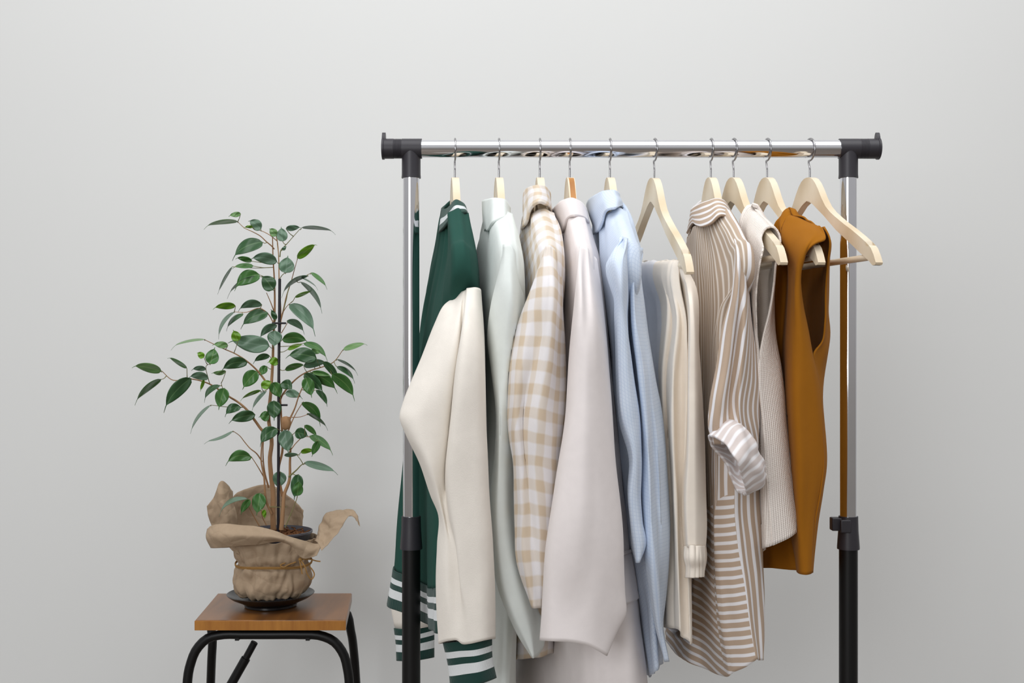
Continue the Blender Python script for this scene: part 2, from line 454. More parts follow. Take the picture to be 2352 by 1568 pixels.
# ---------------------------------------------------------------- the room
WY = .86
bm = bmesh.new(); box(bm, (-4.5, WY, -.02), (4.5, WY+.12, 3.2)); tag(bm_obj('wall_back', bm, MT['wall'], None, False), kind='structure')
bm = bmesh.new(); box(bm, (-4.5, -4.5, -.06), (4.5, WY, 0)); tag(bm_obj('floor', bm, MT['floor'], None, False), kind='structure')
bm = bmesh.new(); box(bm, (-4.5, WY-.014, 0), (4.5, WY, .08)); tag(bm_obj('baseboard_back', bm, MT['wall'], None, False, .003), kind='structure')

# ---------------------------------------------------------------- clothes rail
def px2x(px, Y=0.): return (px-1176)/F*(Y+D0)
def px2z(py, Y=0.): return CZ-(py-HY)/F*(Y+D0)
XL, XR, ZR, RR = px2x(944.5), px2x(1948.5), px2z(341.5), .0151
rack = empty('clothes_rail', (.2, 0, 0), 'chrome garment rail with black corner joints and black lower posts, standing by the wall', 'clothes rack')
bm = bmesh.new(); tube(bm, [(px2x(930), 0, ZR), (px2x(1960), 0, ZR)], RR, 48); bm_obj('rail_bar', bm, MT['chrome'], rack, True, .0008)
ZC = px2z(1185); ZC2 = px2z(1260)
for sgn, X in ((-1, XL), (1, XR)):
    bm = bmesh.new(); tube(bm, [(X, 0, ZC+.004-.03), (X, 0, ZR-.02)], .0140, 48); tag(bm_obj('upper_post', bm, MT['chrome'], rack), 'chrome upper post')
    bm = bmesh.new(); tube(bm, [(X, 0, .07), (X, 0, ZC2+.01)], .0156, 40); tag(bm_obj('lower_post', bm, MT['blackpaint'], rack), 'black lower post')
    # height collar
    bm = bmesh.new(); lathe(bm, [(.0156, ZC2-ZC), (.0188, ZC2-ZC), (.0188, ZC2-ZC+.004), (.0168, -.024), (.0163, -.004), (.0163, 0), (.0138, 0)], (X, 0, ZC))
    cl = bm_obj('height_collar', bm, MT['blackplastic'], rack, True, 0)
    if sgn > 0:
        k = bmesh.new(); box(k, (X-.030, -.009, ZC-.024), (X-.012, .009, ZC-.002)); box(k, (X-.018, -.019, ZC-.026), (X+.0, -.012, ZC-.004))
        kn = bm_obj('locking_knob', k, MT['blackplastic'], None, True, .002)
        kn.parent = cl; kn.location = cl.matrix_parent_inverse.translation*-1*0; kn.matrix_parent_inverse = __import__('mathutils').Matrix.Identity(4); kn.parent = rack
        kn.matrix_parent_inverse = __import__('mathutils').Matrix.Translation(-rack.location)
    else:
        pass
    # corner joint: horizontal sleeve with grip rings, vertical socket, end disc with raised lip
    bm = bmesh.new()
    x_in, x_out = (px2x(969), px2x(878)) if sgn < 0 else (px2x(1927), px2x(2019))
    def hx(f): return x_in+(x_out-x_in)*f
    prof = [(.0152, 0), (.0170, 0), (.0170, .40)]
    for q in range(7): prof += [(.0170, .5+q*.03), (.0163, .508+q*.03), (.0163, .52+q*.03), (.0170, .528+q*.03)]
    prof += [(.0170, .94), (.0185, .95), (.0185, 1.0), (0, 1.0)]
    prof = [(r, (x_out-x_in)*f) for r, f in prof]
    lathe(bm, prof, (x_in, 0, ZR), 'x')
    b2 = bmesh.new(); lathe(b2, [(.0140, px2z(409)-ZR), (.0165, px2z(409)-ZR), (.0160, px2z(400)-ZR), (.0160, -.004), (.0, -.004)], (X, 0, ZR))
    me_ = bpy.data.meshes.new('t'); b2.to_mesh(me_); b2.free(); bm.from_mesh(me_)
    # lip
    lip = [(.010*math.cos(a), .004+.0235*max(0, math.sin(a))) for a in np.linspace(0, PI, 14)]
    xo = x_out-(.0058 if sgn > 0 else -.0058); f1 = [bm.verts.new((xo, a, ZR+b)) for a, b in lip]; f2 = [bm.verts.new((x_out, a, ZR+b)) for a, b in lip]
    bm.faces.new(f1); bm.faces.new(f2[::-1])
    for i in range(len(lip)): bm.faces.new((f1[i], f1[(i+1) % len(lip)], f2[(i+1) % len(lip)], f2[i]))
    o = bm_obj('corner_joint', bm, MT['blackplastic'], rack, True, .0006)
    # foot
    bm = bmesh.new(); tube(bm, [(X, -.24, .07), (X, .24, .07)], .0135, 24); bm_obj('foot_bar', bm, MT['blackpaint'], rack)
    for yy in (-.22, .22):
        bm = bmesh.new(); tube(bm, [(X-.011, yy, .026), (X+.011, yy, .026)], .026, 24); tube(bm, [(X, yy, .05), (X, yy, .07)], .006, 12); bm_obj('castor', bm, MT['blackplastic'], rack)
bm = bmesh.new(); tube(bm, [(XL, .0, .13), (XR, .0, .13)], .009, 20); bm_obj('lower_bar', bm, MT['blackpaint'], rack)

# ---------------------------------------------------------------- hangers (built once, copied)
def hanger_proto():
    OUT = [(0, 0), (.010, .001), (.020, .005), (.030, .013), (.040, .0245), (.052, .041), (.066, .0565), (.082, .068), (.10, .078), (.125, .091), (.15, .103), (.175, .116), (.192, .1255),
           (.1945, .1315), (.1985, .134), (.203, .1325), (.209, .137), (.217, .148), (.2235, .160), (.2215, .1635), (.214, .1640)]
    INN = [(.204, .157), (.19, .149), (.17, .138), (.15, .1265), (.125, .1125), (.10, .0985), (.08, .085), (.06, .0715), (.04, .059), (.02, .047), (.008, .0415), (0, .040)]
    pr = OUT+INN
    outline = pr+[(-a, b) for a, b in pr[::-1] if a > 0]
    bm = bmesh.new(); T = .0060
    def yoff(s): return 0.0
    A = [bm.verts.new((-T, -s, -d)) for s, d in outline]; B = [bm.verts.new((T, -s, -d)) for s, d in outline]
    bm.faces.new(A); bm.faces.new(B[::-1]); n = len(outline)
    for i in range(n): bm.faces.new((A[i], A[(i+1) % n], B[(i+1) % n], B[i]))
    bmesh.ops.triangulate(bm, faces=[f for f in bm.faces if len(f.verts) > 4])
    root = bpy.data.objects.new('clothes_hanger', None); COL.objects.link(root); root.empty_display_size = .03
    parts = []
    o = bm_obj('hanger_frame', bm, MT['hangwood'], None, True, .0022)
    o.parent = root; parts.append(o)
    bm = bmesh.new(); tube(bm, [(0, -.203, -.150), (0, .203, -.150)], .0052, 20)
    o = bm_obj('trouser_bar', bm, MT['hangwood'], None); o.parent = root; parts.append(o)
    # hook: stem, bend towards the room, loop over the rail
    rc = .0186; zc = (ZR-WOODTOP)-(rc-RR-.0019)
    pts = [(0, 0, -.01), (0, 0, .006), (0, -.0, .014)]
    for a in np.linspace(-100, 215, 26):
        r = math.radians(a); pts.append((0, -(rc*math.cos(r)), zc+rc*math.sin(r)))
    pts = [p for p in pts if p[2] > -.02]
    bm = bmesh.new(); tube(bm, smooth_pts(pts, 70), .00155, 10)
    o = bm_obj('hook', bm, MT['wire'], None); o.parent = root; parts.append(o)
    return root
HG = [ # px of the wood top, turn in degrees, label
 (1045, 6, 'pale wooden hanger holding the green and white varsity sweater, nearest the left post'),
 (1146, 5, 'pale wooden hanger holding the pale mint long coat'),
 (1240, 3, 'pale wooden hanger holding the beige gingham shirt'),
 (1309, 3, 'wooden hanger with a brown end grain strip, holding the off-white blazer'),
 (1401, 3, 'pale wooden hanger holding the light blue checked shirt'),
 (1503, 8, 'bare-shouldered pale wooden hanger with cream trousers folded over its bar'),
 (1633, 3.5, 'pale wooden hanger holding the tan and white striped shirt'),
 (1685, 9, 'pale wooden hanger holding the cream knitted vest, its rounded tip poking out'),
 (1762, 9, 'pale wooden hanger holding the caramel brown sleeveless top'),
 (1860, 13, 'empty pale wooden hanger with trouser bar, beside the right post'),
]
proto = hanger_proto(); kids = list(proto.children)
HANG = []
for i, (hxp, th, lab) in enumerate(HG):
    if i == 0: r = proto
    else:
        r = proto.copy(); COL.objects.link(r)
        for ch in kids:
            q = ch.copy(); COL.objects.link(q); q.parent = r
            if i == 3 and ch.name.startswith('hanger_frame'): pass
    r.location = (px2x(hxp), 0, WOODTOP); r.rotation_euler = (0, 0, math.radians(th))
    if i == 5: r.rotation_euler = (math.radians(3.6), 0, math.radians(th)); r.location.y += .003
    tag(r, lab, 'hanger', 'wooden hangers on the chrome rail'); HANG.append(r)
# brown strip in the near edge of the fourth hanger
bm = bmesh.new()
sp = [(.012, .0025), (.020, .0048), (.030, .0128), (.040, .0243), (.052, .0408), (.066, .0563), (.082, .0678)]
a_ = [[bm.verts.new((x, -s, -d+.0006)) for s, d in sp] for x in (-.0036, .0048)]; b_ = [[bm.verts.new((x, -s, -d-.002)) for s, d in sp] for x in (-.0036, .0048)]
for i in range(len(sp)-1):
    bm.faces.new((a_[0][i], a_[0][i+1], a_[1][i+1], a_[1][i])); bm.faces.new((b_[0][i], b_[0][i+1], b_[1][i+1], b_[1][i]))
    bm.faces.new((a_[0][i], a_[0][i+1], b_[0][i+1], b_[0][i])); bm.faces.new((a_[1][i], a_[1][i+1], b_[1][i+1], b_[1][i]))
o = bm_obj('end_grain_strip', bm, MT['darkend'], None); o.parent = HANG[3]; o['label'] = 'orange-brown wood strip'

# ---------------------------------------------------------------- garments
GR = 'clothes hanging on the rail'
def garment(name, hxp, label, cat):
    th = [h[1] for h in HG if h[0] == hxp][0]; CUR[0] = 1176+(px2x(hxp)+.22*math.sin(math.radians(th)))/1.78*F
    return empty(name, (px2x(hxp), 0, px2z(480)), label, cat, GR)
SOFT = ((.0022, 18, 5), (.0010, 45, 14))
BODY = ((.0040, 22, 3.5), (.0012, 50, 12))

# 1 ---- green and white varsity sweater
g = garment('varsity_sweater', 1045, 'dark green knit sweater with cream sleeves and white-banded ribbing, hanging nearest the left post', 'sweater')
ring = [
 c((1033, 500, -.035), (1026, 600, -.08), (1008, 700, -.1), (995, 850, -.1), (988, 1000, -.08), (988, 1200, -.05), (992, 1444, -.05)),
 c((1024, 512, -.02), (1012, 600, -.02), (990, 720, .01), (978, 850, .030), (976, 1000, .035), (975, 1200, .04), (975, 1428, .04)),
 c((1016, 522, -.01), (1004, 600, .02), (985, 700, .04), (960, 850, .06), (948, 1000, .07), (935, 1200, .08), (925, 1408, .08)),
 c((1010, 530, 0), (1000, 580, .04), (984, 645, .07), (966, 740, .09), (950, 870, .1), (932, 1000, .12), (919, 1120, .12), (909, 1250, .12), (905, 1305, .12), (893, 1392, .12)),
 FR(1045, 6, -.011, 1350, 1, -.03), FR(1045, 6, .011, 1350, 1, -.01),
 c((1062, 500, .03), (1076, 600, .04), (1084, 800, .05), (1086, 1000, .06), (1082, 1200, .05), (1070, 1430, .04)),
 c((1070, 488, -.02), (1083, 530, -.06), (1095, 590, -.10), (1102, 660, -.13), (1108, 800, -.12), (1108, 1100, -.08), (1103, 1300, -.06), (1090, 1445, -.06)),
 *NR3(1045, 6, ((1047, 680, -.205), (1040, 850, -.16), (1030, 1000, -.14), (1020, 1200, -.12), (1012, 1454, -.11),), ((1080, 680, -.2), (1080, 800, -.17), (1075, 1100, -.12), (1068, 1300, -.1), (1060, 1452, -.1),))[::-1],
]
loft('body', ring, MT['green'], g, True, tr=(0, .905), nv=110, wr=((.0055, 26, 2.0), (.0015, 60, 8)), seed=3)
loft('hem_rib', ring, MT['rib'], g, True, tr=(.905, 1), nv=24, wr=((.0055, 26, 2.0), (.0015, 60, 8)), seed=3, thick=.003)
loft('neck_rib', [cc((1019, 480, 0), (1011, 532, -.005)), cc((1028, 479, -.02), (1020, 522, -.03)), cc((1036, 472, -.04), (1034, 506, -.05)), cc((1049, 460, -.055), (1050, 492, -.068)),
      cc((1062, 467, -.05), (1066, 488, -.06)), cc((1071, 484, -.02), (1075, 502, -.02)), *FCOL(1045, 6)], MT['ribneck'], g, True, nv=16, thick=.004)
sl = [
 cv((1046, 682, -.17), (1016, 708, -.20), (1000, 742), (968, 822), (946, 876), (928, 924, -.24), (920, 960, -.25), (932, 994, -.25), (965, 1064), (992, 1140), (1009, 1180, -.24), (1007, 1250), (1004, 1320), (1005, 1400), (1010, 1478, -.24)),
 cv((1054, 672, -.20), (1030, 760, -.25), (1005, 850, -.268), (975, 930, -.278), (962, 985, -.28), (985, 1060, -.28), (1010, 1150, -.27), (1024, 1220, -.268), (1026, 1300, -.27), (1030, 1400, -.27), (1034, 1470, -.265)),
 cv((1062, 667, -.21), (1052, 760, -.262), (1034, 880, -.275), (1020, 1000, -.272), (1014, 1100, -.265), (1020, 1180, -.262), (1040, 1260, -.270), (1046, 1350), (1050, 1470, -.270)),
 cv((1068, 664, -.212), (1060, 760, -.250), (1045, 880, -.252), (1031, 1000, -.252), (1022, 1100, -.254), (1028, 1180, -.266), (1048, 1260, -.272), (1056, 1350), (1060, 1478, -.272)),
 cv((1073, 661, -.22), (1066, 760, -.280), (1053, 880, -.298), (1040, 1000, -.298), (1033, 1120, -.292), (1052, 1250, -.288), (1062, 1350), (1076, 1420), (1082, 1478, -.278)),
 cv((1090, 660, -.22), (1094, 800, -.283), (1096, 1000, -.292), (1098, 1200), (1105, 1350), (1110, 1470, -.272)),
 cv((1103, 668, -.19), (1108, 730, -.21), (1113, 850, -.23), (1119, 1000), (1123, 1140), (1128, 1250), (1134, 1350), (1135, 1466, -.24)),
 cv((1078, 690, -.14), (1065, 900, -.16), (1035, 1000, -.17), (1050, 1200, -.18), (1072, 1468, -.19))]
tag(loft('sleeve', sl, MT['cream'], g, True, nv=120, wr=((.0030, 9, 5), (.0012, 26, 10)), seed=8), 'cream sleeve')
loft('cuff', [c((1019, 1476, -.243), (1032, 1530, -.24), (1038, 1582, -.24)), c((1048, 1474, -.263), (1064, 1530), (1070, 1577, -.26)), c((1085, 1472, -.27), (1098, 1530), (1102, 1570, -.265)),
      c((1128, 1462, -.243), (1130, 1510), (1139, 1556, -.24)), c((1078, 1466, -.2), (1085, 1560, -.2))], MT['rib'], g, True, nv=20, wr=((.0012, 30, 6),), thick=.003)
fs_ = [c((1000, 640, .25), (978, 900, .27), (940, 1200, .28), (899, 1396, .28), (908, 1444, .28)), c((1010, 640, .23), (990, 900, .25), (960, 1200, .25), (940, 1400, .25), (950, 1444, .25)),
       c((1030, 640, .26), (1030, 900, .28), (1010, 1200, .28), (1000, 1400, .28), (994, 1436, .28)), c((1015, 640, .29), (1000, 900, .31), (970, 1200, .31), (950, 1400, .31), (950, 1440, .31))]
tag(loft('sleeve', fs_, MT['cream'], g, True, nv=50), 'cream sleeve')
loft('cuff', [c((906, 1442, .28), (910, 1475, .28), (912, 1517, .28)), c((945, 1444, .255), (950, 1517, .255)), c((996, 1430, .28), (996, 1509, .28)), c((950, 1436, .305), (950, 1515, .305))], MT['rib'], g, True, nv=16, thick=.003)

# 2 ---- mint coat
g = garment('long_coat', 1146, 'pale mint long coat with a turned-down collar, between the varsity sweater and gingham shirt', 'coat')
ring = [
 c((1117, 524, -.02), (1102, 562, .0), (1095, 605, .02), (1096, 700, .03), (1100, 900, .04), (1106, 1200, .05), (1115, 1640, .05)),
 c((1123, 522, -.05), (1114, 600, -.07), (1110, 720, -.10), (1120, 900, -.11), (1124, 1200, -.1), (1130, 1640, -.1)),
 *NR3(1146, 5, ((1160, 720, -.2), (1165, 1000, -.15), (1160, 1300, -.12), (1150, 1640, -.12),), ((1182, 720, -.2), (1188, 1000, -.15), (1180, 1300, -.12), (1166, 1640, -.12),)),
 c((1167, 495, -.035), (1183, 525, -.07), (1197, 588, -.11), (1204, 660, -.13), (1203, 900, -.06), (1195, 1300, -.03), (1184, 1500, -.03), (1184, 1640, -.03)),
 FR(1146, 5, .011, 1600), FR(1146, 5, -.011, 1600)]
loft('body', ring, MT['mint'], g, True, nv=110, wr=BODY, seed=12)
loft('collar', [cc((1111, 461, -.01), (1114, 500, -.025), (1117, 527, -.04)), cc((1120, 458, -.045), (1121, 500, -.06), (1123, 528, -.07)), cc((1138, 455, -.07), (1136, 509, -.085)), cc((1156, 457, -.07), (1154, 501, -.082)),
      cc((1169, 473, -.035), (1170, 507, -.045)), *FCOL(1146, 5)], MT['mint'], g, True, nv=20, thick=.004, wr=((.001, 20, 20),))
sl = [
 cs((1154, 565, -.2), (1143, 630, -.215), (1126, 700, -.215), (1118, 770, -.20), (1126, 850), (1136, 950), (1133, 1050), (1126, 1140, -.2), (1129, 1250), (1143, 1348), (1167, 1413), (1188, 1458), (1221, 1511, -.18)),
 cs((1160, 560, -.22), (1156, 660, -.24), (1144, 760, -.24), (1142, 850, -.235), (1148, 950, -.24), (1145, 1100), (1146, 1250), (1162, 1348), (1183, 1413), (1202, 1458), (1224, 1512, -.2)),
 cs((1170, 558, -.228), (1172, 680, -.248), (1162, 800, -.245), (1162, 950, -.235), (1158, 1100), (1162, 1250), (1184, 1348), (1203, 1413), (1217, 1458), (1227, 1510, -.2)),
 cs((1182, 575, -.215), (1188, 700, -.23), (1184, 850, -.22), (1180, 1000, -.21), (1176, 1150), (1188, 1290), (1210, 1380), (1226, 1450), (1232, 1506, -.19)),
 cs((1193, 605, -.18), (1202, 680, -.18), (1202, 850, -.17), (1196, 1000), (1195, 1150), (1208, 1290), (1232, 1400), (1250, 1440), (1247, 1480, -.16)),
 cs((1178, 655, -.19), (1168, 900, -.13), (1165, 1200, -.13), (1215, 1480, -.13))]
loft('sleeve', sl, MT['mint'], g, True, nv=110, wr=((.0025, 16, 4), (.001, 40, 10)), seed=4)

# 3 ---- gingham shirt
g = garment('gingham_shirt', 1240, 'beige and white gingham checked shirt with a pointed collar, in front of the off-white blazer', 'shirt')
ring = [
 c((1204, 515, -.02), (1199, 560, 0), (1197, 620, .02), (1200, 700, .03), (1205, 1000, .03), (1195, 1300, .02), (1183, 1512, .02)),
 c((1212, 498, -.05), (1213, 600, -.12), (1211, 700, -.13), (1215, 1000, -.1), (1200, 1300, -.06), (1192, 1513, -.04)),
 *NR3(1240, 3, ((1240, 700, -.2), (1235, 1000, -.12), (1225, 1300, -.08), (1228, 1510, -.06),), ((1268, 750, -.19), (1265, 1000, -.14), (1262, 1300, -.09), (1262, 1502, -.06),)),
 c((1262, 482, -.02), (1277, 507, -.07), (1289, 548, -.11), (1296, 610, -.13), (1296, 750, -.1), (1298, 1000, -.05), (1305, 1300, 0), (1312, 1500, 0)),
 FR(1240, 3, .011, 1470), FR(1240, 3, -.011, 1470)]
loft('body', ring, MT['ging2'], g, True, nv=100, wr=BODY, seed=22, anchor=3)
loft('collar', [cc((1206, 443, -.0), (1205, 484, -.03), (1202, 521, -.045)), cc((1213, 434, -.03), (1211, 470, -.05), (1209, 508, -.06)), cc((1224, 428, -.05), (1221, 452, -.065), (1220, 478, -.07)), cc((1236, 425, -.06), (1237, 466, -.08)), cc((1250, 427, -.05), (1252, 470, -.07)),
      cc((1262, 441, -.02), (1265, 482, -.03)), *FCOL(1240, 3)], MT['ging2'], g, True, nv=20, thick=.004, wr=((.0015, 20, 20),))
sl = [
 cs((1253, 567, -.215), (1236, 617, -.225), (1211, 680, -.235), (1198, 712), (1185, 752), (1176, 800), (1168, 895), (1166, 946), (1170, 1000), (1180, 1064), (1182, 1140), (1183, 1220), (1186, 1280), (1199, 1330), (1221, 1394, -.225)),
 cs((1257, 565, -.232), (1244, 660, -.255), (1215, 760, -.268), (1192, 880, -.268), (1187, 960, -.265), (1196, 1064), (1202, 1180), (1207, 1290), (1218, 1350), (1229, 1396, -.24)),
 cs((1261, 564, -.235), (1255, 680, -.262), (1234, 800, -.268), (1208, 900, -.258), (1202, 1000, -.256), (1212, 1100), (1219, 1200), (1226, 1300), (1236, 1396, -.24)),
 cs((1268, 566, -.235), (1268, 690, -.268), (1254, 830, -.282), (1235, 960, -.28), (1232, 1100), (1236, 1200), (1240, 1300), (1244, 1396, -.24)),
 cs((1277, 575, -.22), (1281, 700, -.25), (1278, 850, -.26), (1272, 1000, -.262), (1264, 1150), (1256, 1300), (1250, 1396, -.235)),
 cs((1286, 600, -.18), (1290, 680, -.205), (1295, 783, -.21), (1299, 895, -.22), (1294, 960), (1284, 1060), (1278, 1140), (1270, 1280), (1258, 1396, -.21)),
 cs((1264, 650, -.19), (1245, 800, -.19), (1232, 1000, -.19), (1235, 1200), (1238, 1396, -.2))]
loft('sleeve', sl, MT['ging'], g, True, nv=120, wr=((.0030, 20, 5), (.0012, 50, 14)), seed=5, anchor=3)

# 4 ---- off-white blazer
g = garment('blazer', 1309, 'off-white long blazer with notched collar and flap pocket, covering part of the gingham shirt', 'blazer')
ring = [
 c((1296, 532, -.02), (1295, 600, 0), (1294, 750, .02), (1290, 1000, .08), (1255, 1200, .19), (1205, 1400, .235), (1178, 1500, .245), (1176, 1640, .245)),
 c((1299, 530, -.05), (1297, 650, -.12), (1298, 800, -.13), (1300, 1000, -.12), (1305, 1300, -.12), (1318, 1640, -.13)),
 *NR3(1309, 3, ((1318, 700, -.2), (1322, 800, -.18), (1328, 1000, -.17), (1338, 1300, -.165), (1352, 1640, -.165),), ((1348, 700, -.205), (1350, 750, -.2), (1362, 1000, -.18), (1378, 1300, -.175), (1392, 1506, -.17), (1396, 1640, -.17),)),
 c((1342, 492, -.05), (1361, 560, -.12), (1376, 640, -.155), (1392, 800, -.165), (1410, 1023, -.17), (1428, 1258, -.175), (1442, 1440), (1452, 1640, -.17)),
 c((1347, 487, -.01), (1361, 545, -.06), (1377, 599, -.09), (1390, 700, -.1), (1399, 800, -.1), (1408, 889), (1425, 1023), (1434, 1140), (1441, 1180), (1449, 1258), (1459, 1309), (1467, 1369), (1472, 1428), (1482, 1503), (1496, 1640, -.1)),
 FR(1309, 3, .011, 1640), FR(1309, 3, -.011, 1640)]
loft('body', ring, MT['blazer'], g, True, nv=110, wr=((.002, 16, 2.5),), seed=31)
loft('collar', [cc((1270, 481, .01), (1281, 505, -.01), (1294, 534, -.035)), cc((1279, 472, -.025), (1289, 497, -.045), (1299, 518, -.06)), cc((1293, 461, -.05), (1299, 480, -.065), (1305, 501, -.075)), cc((1313, 456, -.065), (1319, 495, -.086)), cc((1331, 463, -.055), (1336, 498, -.075)),
      cc((1346, 483, -.015), (1351, 512, -.035)), *FCOL(1309, 3)], MT['blazer'], g, True, nv=20, thick=.004)
sl = [
 cs((1331, 568, -.225), (1324, 640, -.25), (1317, 720, -.265), (1310, 800, -.27), (1300, 911, -.27), (1288, 1023), (1272, 1140), (1264, 1190), (1250, 1279), (1242, 1369), (1238, 1470, -.27)),
 cs((1337, 566, -.24), (1334, 700, -.29), (1324, 850, -.305), (1310, 1000, -.308), (1292, 1150), (1274, 1300), (1270, 1400, -.3), (1272, 1473, -.3)),
 cs((1345, 566, -.242), (1348, 750, -.3), (1343, 950, -.316), (1334, 1150, -.318), (1320, 1300, -.312), (1313, 1400, -.302), (1312, 1475, -.302)),
 cs((1354, 570, -.24), (1362, 750, -.295), (1366, 950, -.306), (1366, 1150, -.306), (1360, 1300, -.302), (1350, 1400, -.30), (1345, 1481, -.298)),
 cs((1363, 585, -.21), (1375, 750, -.275), (1388, 950, -.285), (1398, 1150, -.286), (1400, 1300, -.284), (1392, 1400, -.284), (1374, 1494, -.29)),
 cs((1370, 605, -.18), (1385, 720, -.22), (1396, 850, -.235), (1408, 1000, -.25), (1418, 1150), (1426, 1280), (1434, 1360), (1438, 1410, -.25), (1420, 1450, -.255), (1397, 1507, -.27)),
 cs((1350, 655, -.195), (1345, 900, -.2), (1335, 1200, -.21), (1345, 1470, -.235))]
loft('sleeve', sl, MT['blazer'], g, True, nv=110, wr=((.0035, 9, 5), (.0014, 22, 10)), seed=44)
loft('pocket_flap', [c((1420, 1276, -.196), (1426, 1330, -.196), (1429, 1389, -.196)), c((1436, 1271, -.172), (1442, 1330, -.172), (1448, 1383, -.172)), c((1450, 1265, -.118), (1460, 1320, -.114), (1467, 1373, -.112))], MT['blazer'], g, nv=20, thick=.004)
loft('pocket_welt', [c((1419, 1271, -.199), (1419, 1277, -.199)), c((1436, 1266, -.178), (1436, 1272, -.178)), c((1449, 1261, -.124), (1450, 1267, -.124))], MT['blazer'], g, nv=6, thick=.004)

# 5 ---- blue shirt
g = garment('checked_shirt', 1401, 'light blue finely checked cotton shirt with an open collar, right of the off-white blazer', 'shirt')
ring = [
 c((1378, 525, -.02), (1378, 600, 0), (1388, 700, .02), (1395, 900, .03), (1415, 1100, .03), (1440, 1300, .02), (1465, 1450), (1488, 1551, .0)),
 c((1386, 503, -.05), (1386, 600, -.12), (1397, 750, -.14), (1410, 950, -.14), (1432, 1150, -.13), (1455, 1300, -.12), (1478, 1440), (1494, 1550, -.08)),
 *NR3(1401, 3, ((1414, 700, -.2), (1418, 780, -.17), (1435, 1000, -.155), (1455, 1150, -.15), (1472, 1300, -.145), (1487, 1400, -.14), (1503, 1545, -.12),), ((1446, 720, -.195), (1452, 800, -.18), (1475, 1000, -.16), (1492, 1200, -.155), (1498, 1400, -.15), (1512, 1530, -.13),)),
 c((1429, 466, -.02), (1441, 484, -.06), (1454, 508, -.09), (1464, 540, -.11), (1472, 577, -.12), (1467, 625, -.12), (1474, 704), (1490, 831), (1509, 943), (1518, 1039), (1524, 1140), (1528, 1219), (1526, 1309), (1520, 1384), (1516, 1422), (1522, 1522, -.1)),
 FR(1401, 3, .011, 1470, 1, .03), FR(1401, 3, -.011, 1470, 1, .03)]
loft('body', ring, MT['blue'], g, True, nv=110, wr=((.004, 26, 5), (.0014, 60, 14)), seed=51)
loft('collar', [cc((1350, 470, .02), (1362, 500, -.01), (1376, 530, -.045)), cc((1356, 458, -.005), (1368, 480, -.03), (1382, 511, -.06)), cc((1370, 447, -.035), (1380, 467, -.055), (1390, 489, -.07)), cc((1388, 438, -.055), (1394, 460, -.07), (1401, 481, -.082)), cc((1406, 436, -.06), (1413, 478, -.085)),
      cc((1420, 443, -.035), (1430, 472, -.045)), *FCOL(1401, 3)], MT['blue'], g, True, nv=20, thick=.004, wr=((.0015, 20, 20),))
bp = [
 c((1448, 556, -.2), (1447, 736, -.215), (1458, 847, -.21), (1469, 943, -.208), (1477, 1039, -.205), (1479, 1140, -.205), (1486, 1260, -.2), (1493, 1330), (1500, 1400), (1509, 1460), (1528, 1518, -.17)),
 c((1455, 560, -.215), (1459, 736, -.242), (1473, 850, -.24), (1487, 1000, -.235), (1494, 1150, -.23), (1501, 1300, -.22), (1508, 1400), (1516, 1460), (1530, 1519, -.17)),
 c((1460, 562, -.20), (1466, 736, -.212), (1483, 850, -.208), (1500, 1000, -.202), (1509, 1150, -.2), (1513, 1300, -.2), (1514, 1400), (1519, 1450), (1531, 1519, -.165)),
 c((1468, 570, -.17), (1474, 736, -.195), (1492, 870, -.20), (1510, 1000, -.2), (1519, 1150, -.2), (1522, 1300, -.19), (1518, 1400), (1521, 1450), (1532, 1519, -.16)),
 c((1476, 580, -.12), (1472, 626, -.13), (1480, 704, -.14), (1497, 831), (1516, 943), (1525, 1039), (1531, 1140), (1535, 1219), (1534, 1309), (1526, 1384), (1522, 1422), (1527, 1473), (1533, 1519, -.14)),
 c((1462, 640, -.185), (1490, 1000, -.14), (1512, 1400, -.13), (1530, 1517, -.14))]
loft('back_panel', bp, MT['blue'], g, True, nv=110, wr=((.003, 40, 6), (.0012, 70, 14)), seed=53, anchor=1)
sl = [
 cs((1428, 547, -.215), (1405, 586, -.222), (1395, 612, -.225), (1402, 640), (1417, 690), (1418, 736), (1420, 831), (1426, 959), (1447, 1055), (1441, 1118), (1441, 1145), (1447, 1204), (1454, 1267), (1461, 1291, -.215)),
 cs((1432, 545, -.235), (1415, 610, -.25), (1425, 690, -.258), (1428, 831, -.256), (1435, 959, -.252), (1455, 1055, -.25), (1451, 1145), (1455, 1204), (1462, 1262), (1464, 1291, -.225)),
 cs((1437, 545, -.24), (1426, 640, -.262), (1436, 760, -.262), (1441, 860, -.258), (1450, 960, -.252), (1464, 1055, -.248), (1463, 1145), (1467, 1204), (1472, 1260), (1467, 1290, -.225)),
 cs((1443, 548, -.235), (1437, 640, -.246), (1442, 736, -.24), (1453, 847, -.235), (1465, 943, -.232), (1473, 1039, -.228), (1474, 1140, -.226), (1478, 1200), (1484, 1249, -.215), (1470, 1288, -.215)),
 cs((1434, 640, -.20), (1432, 800, -.19), (1450, 1000, -.19), (1464, 1285, -.19))]
loft('sleeve', sl, MT['blue'], g, True, nv=100, wr=((.0030, 30, 7), (.0012, 70, 14)), seed=55, anchor=1)

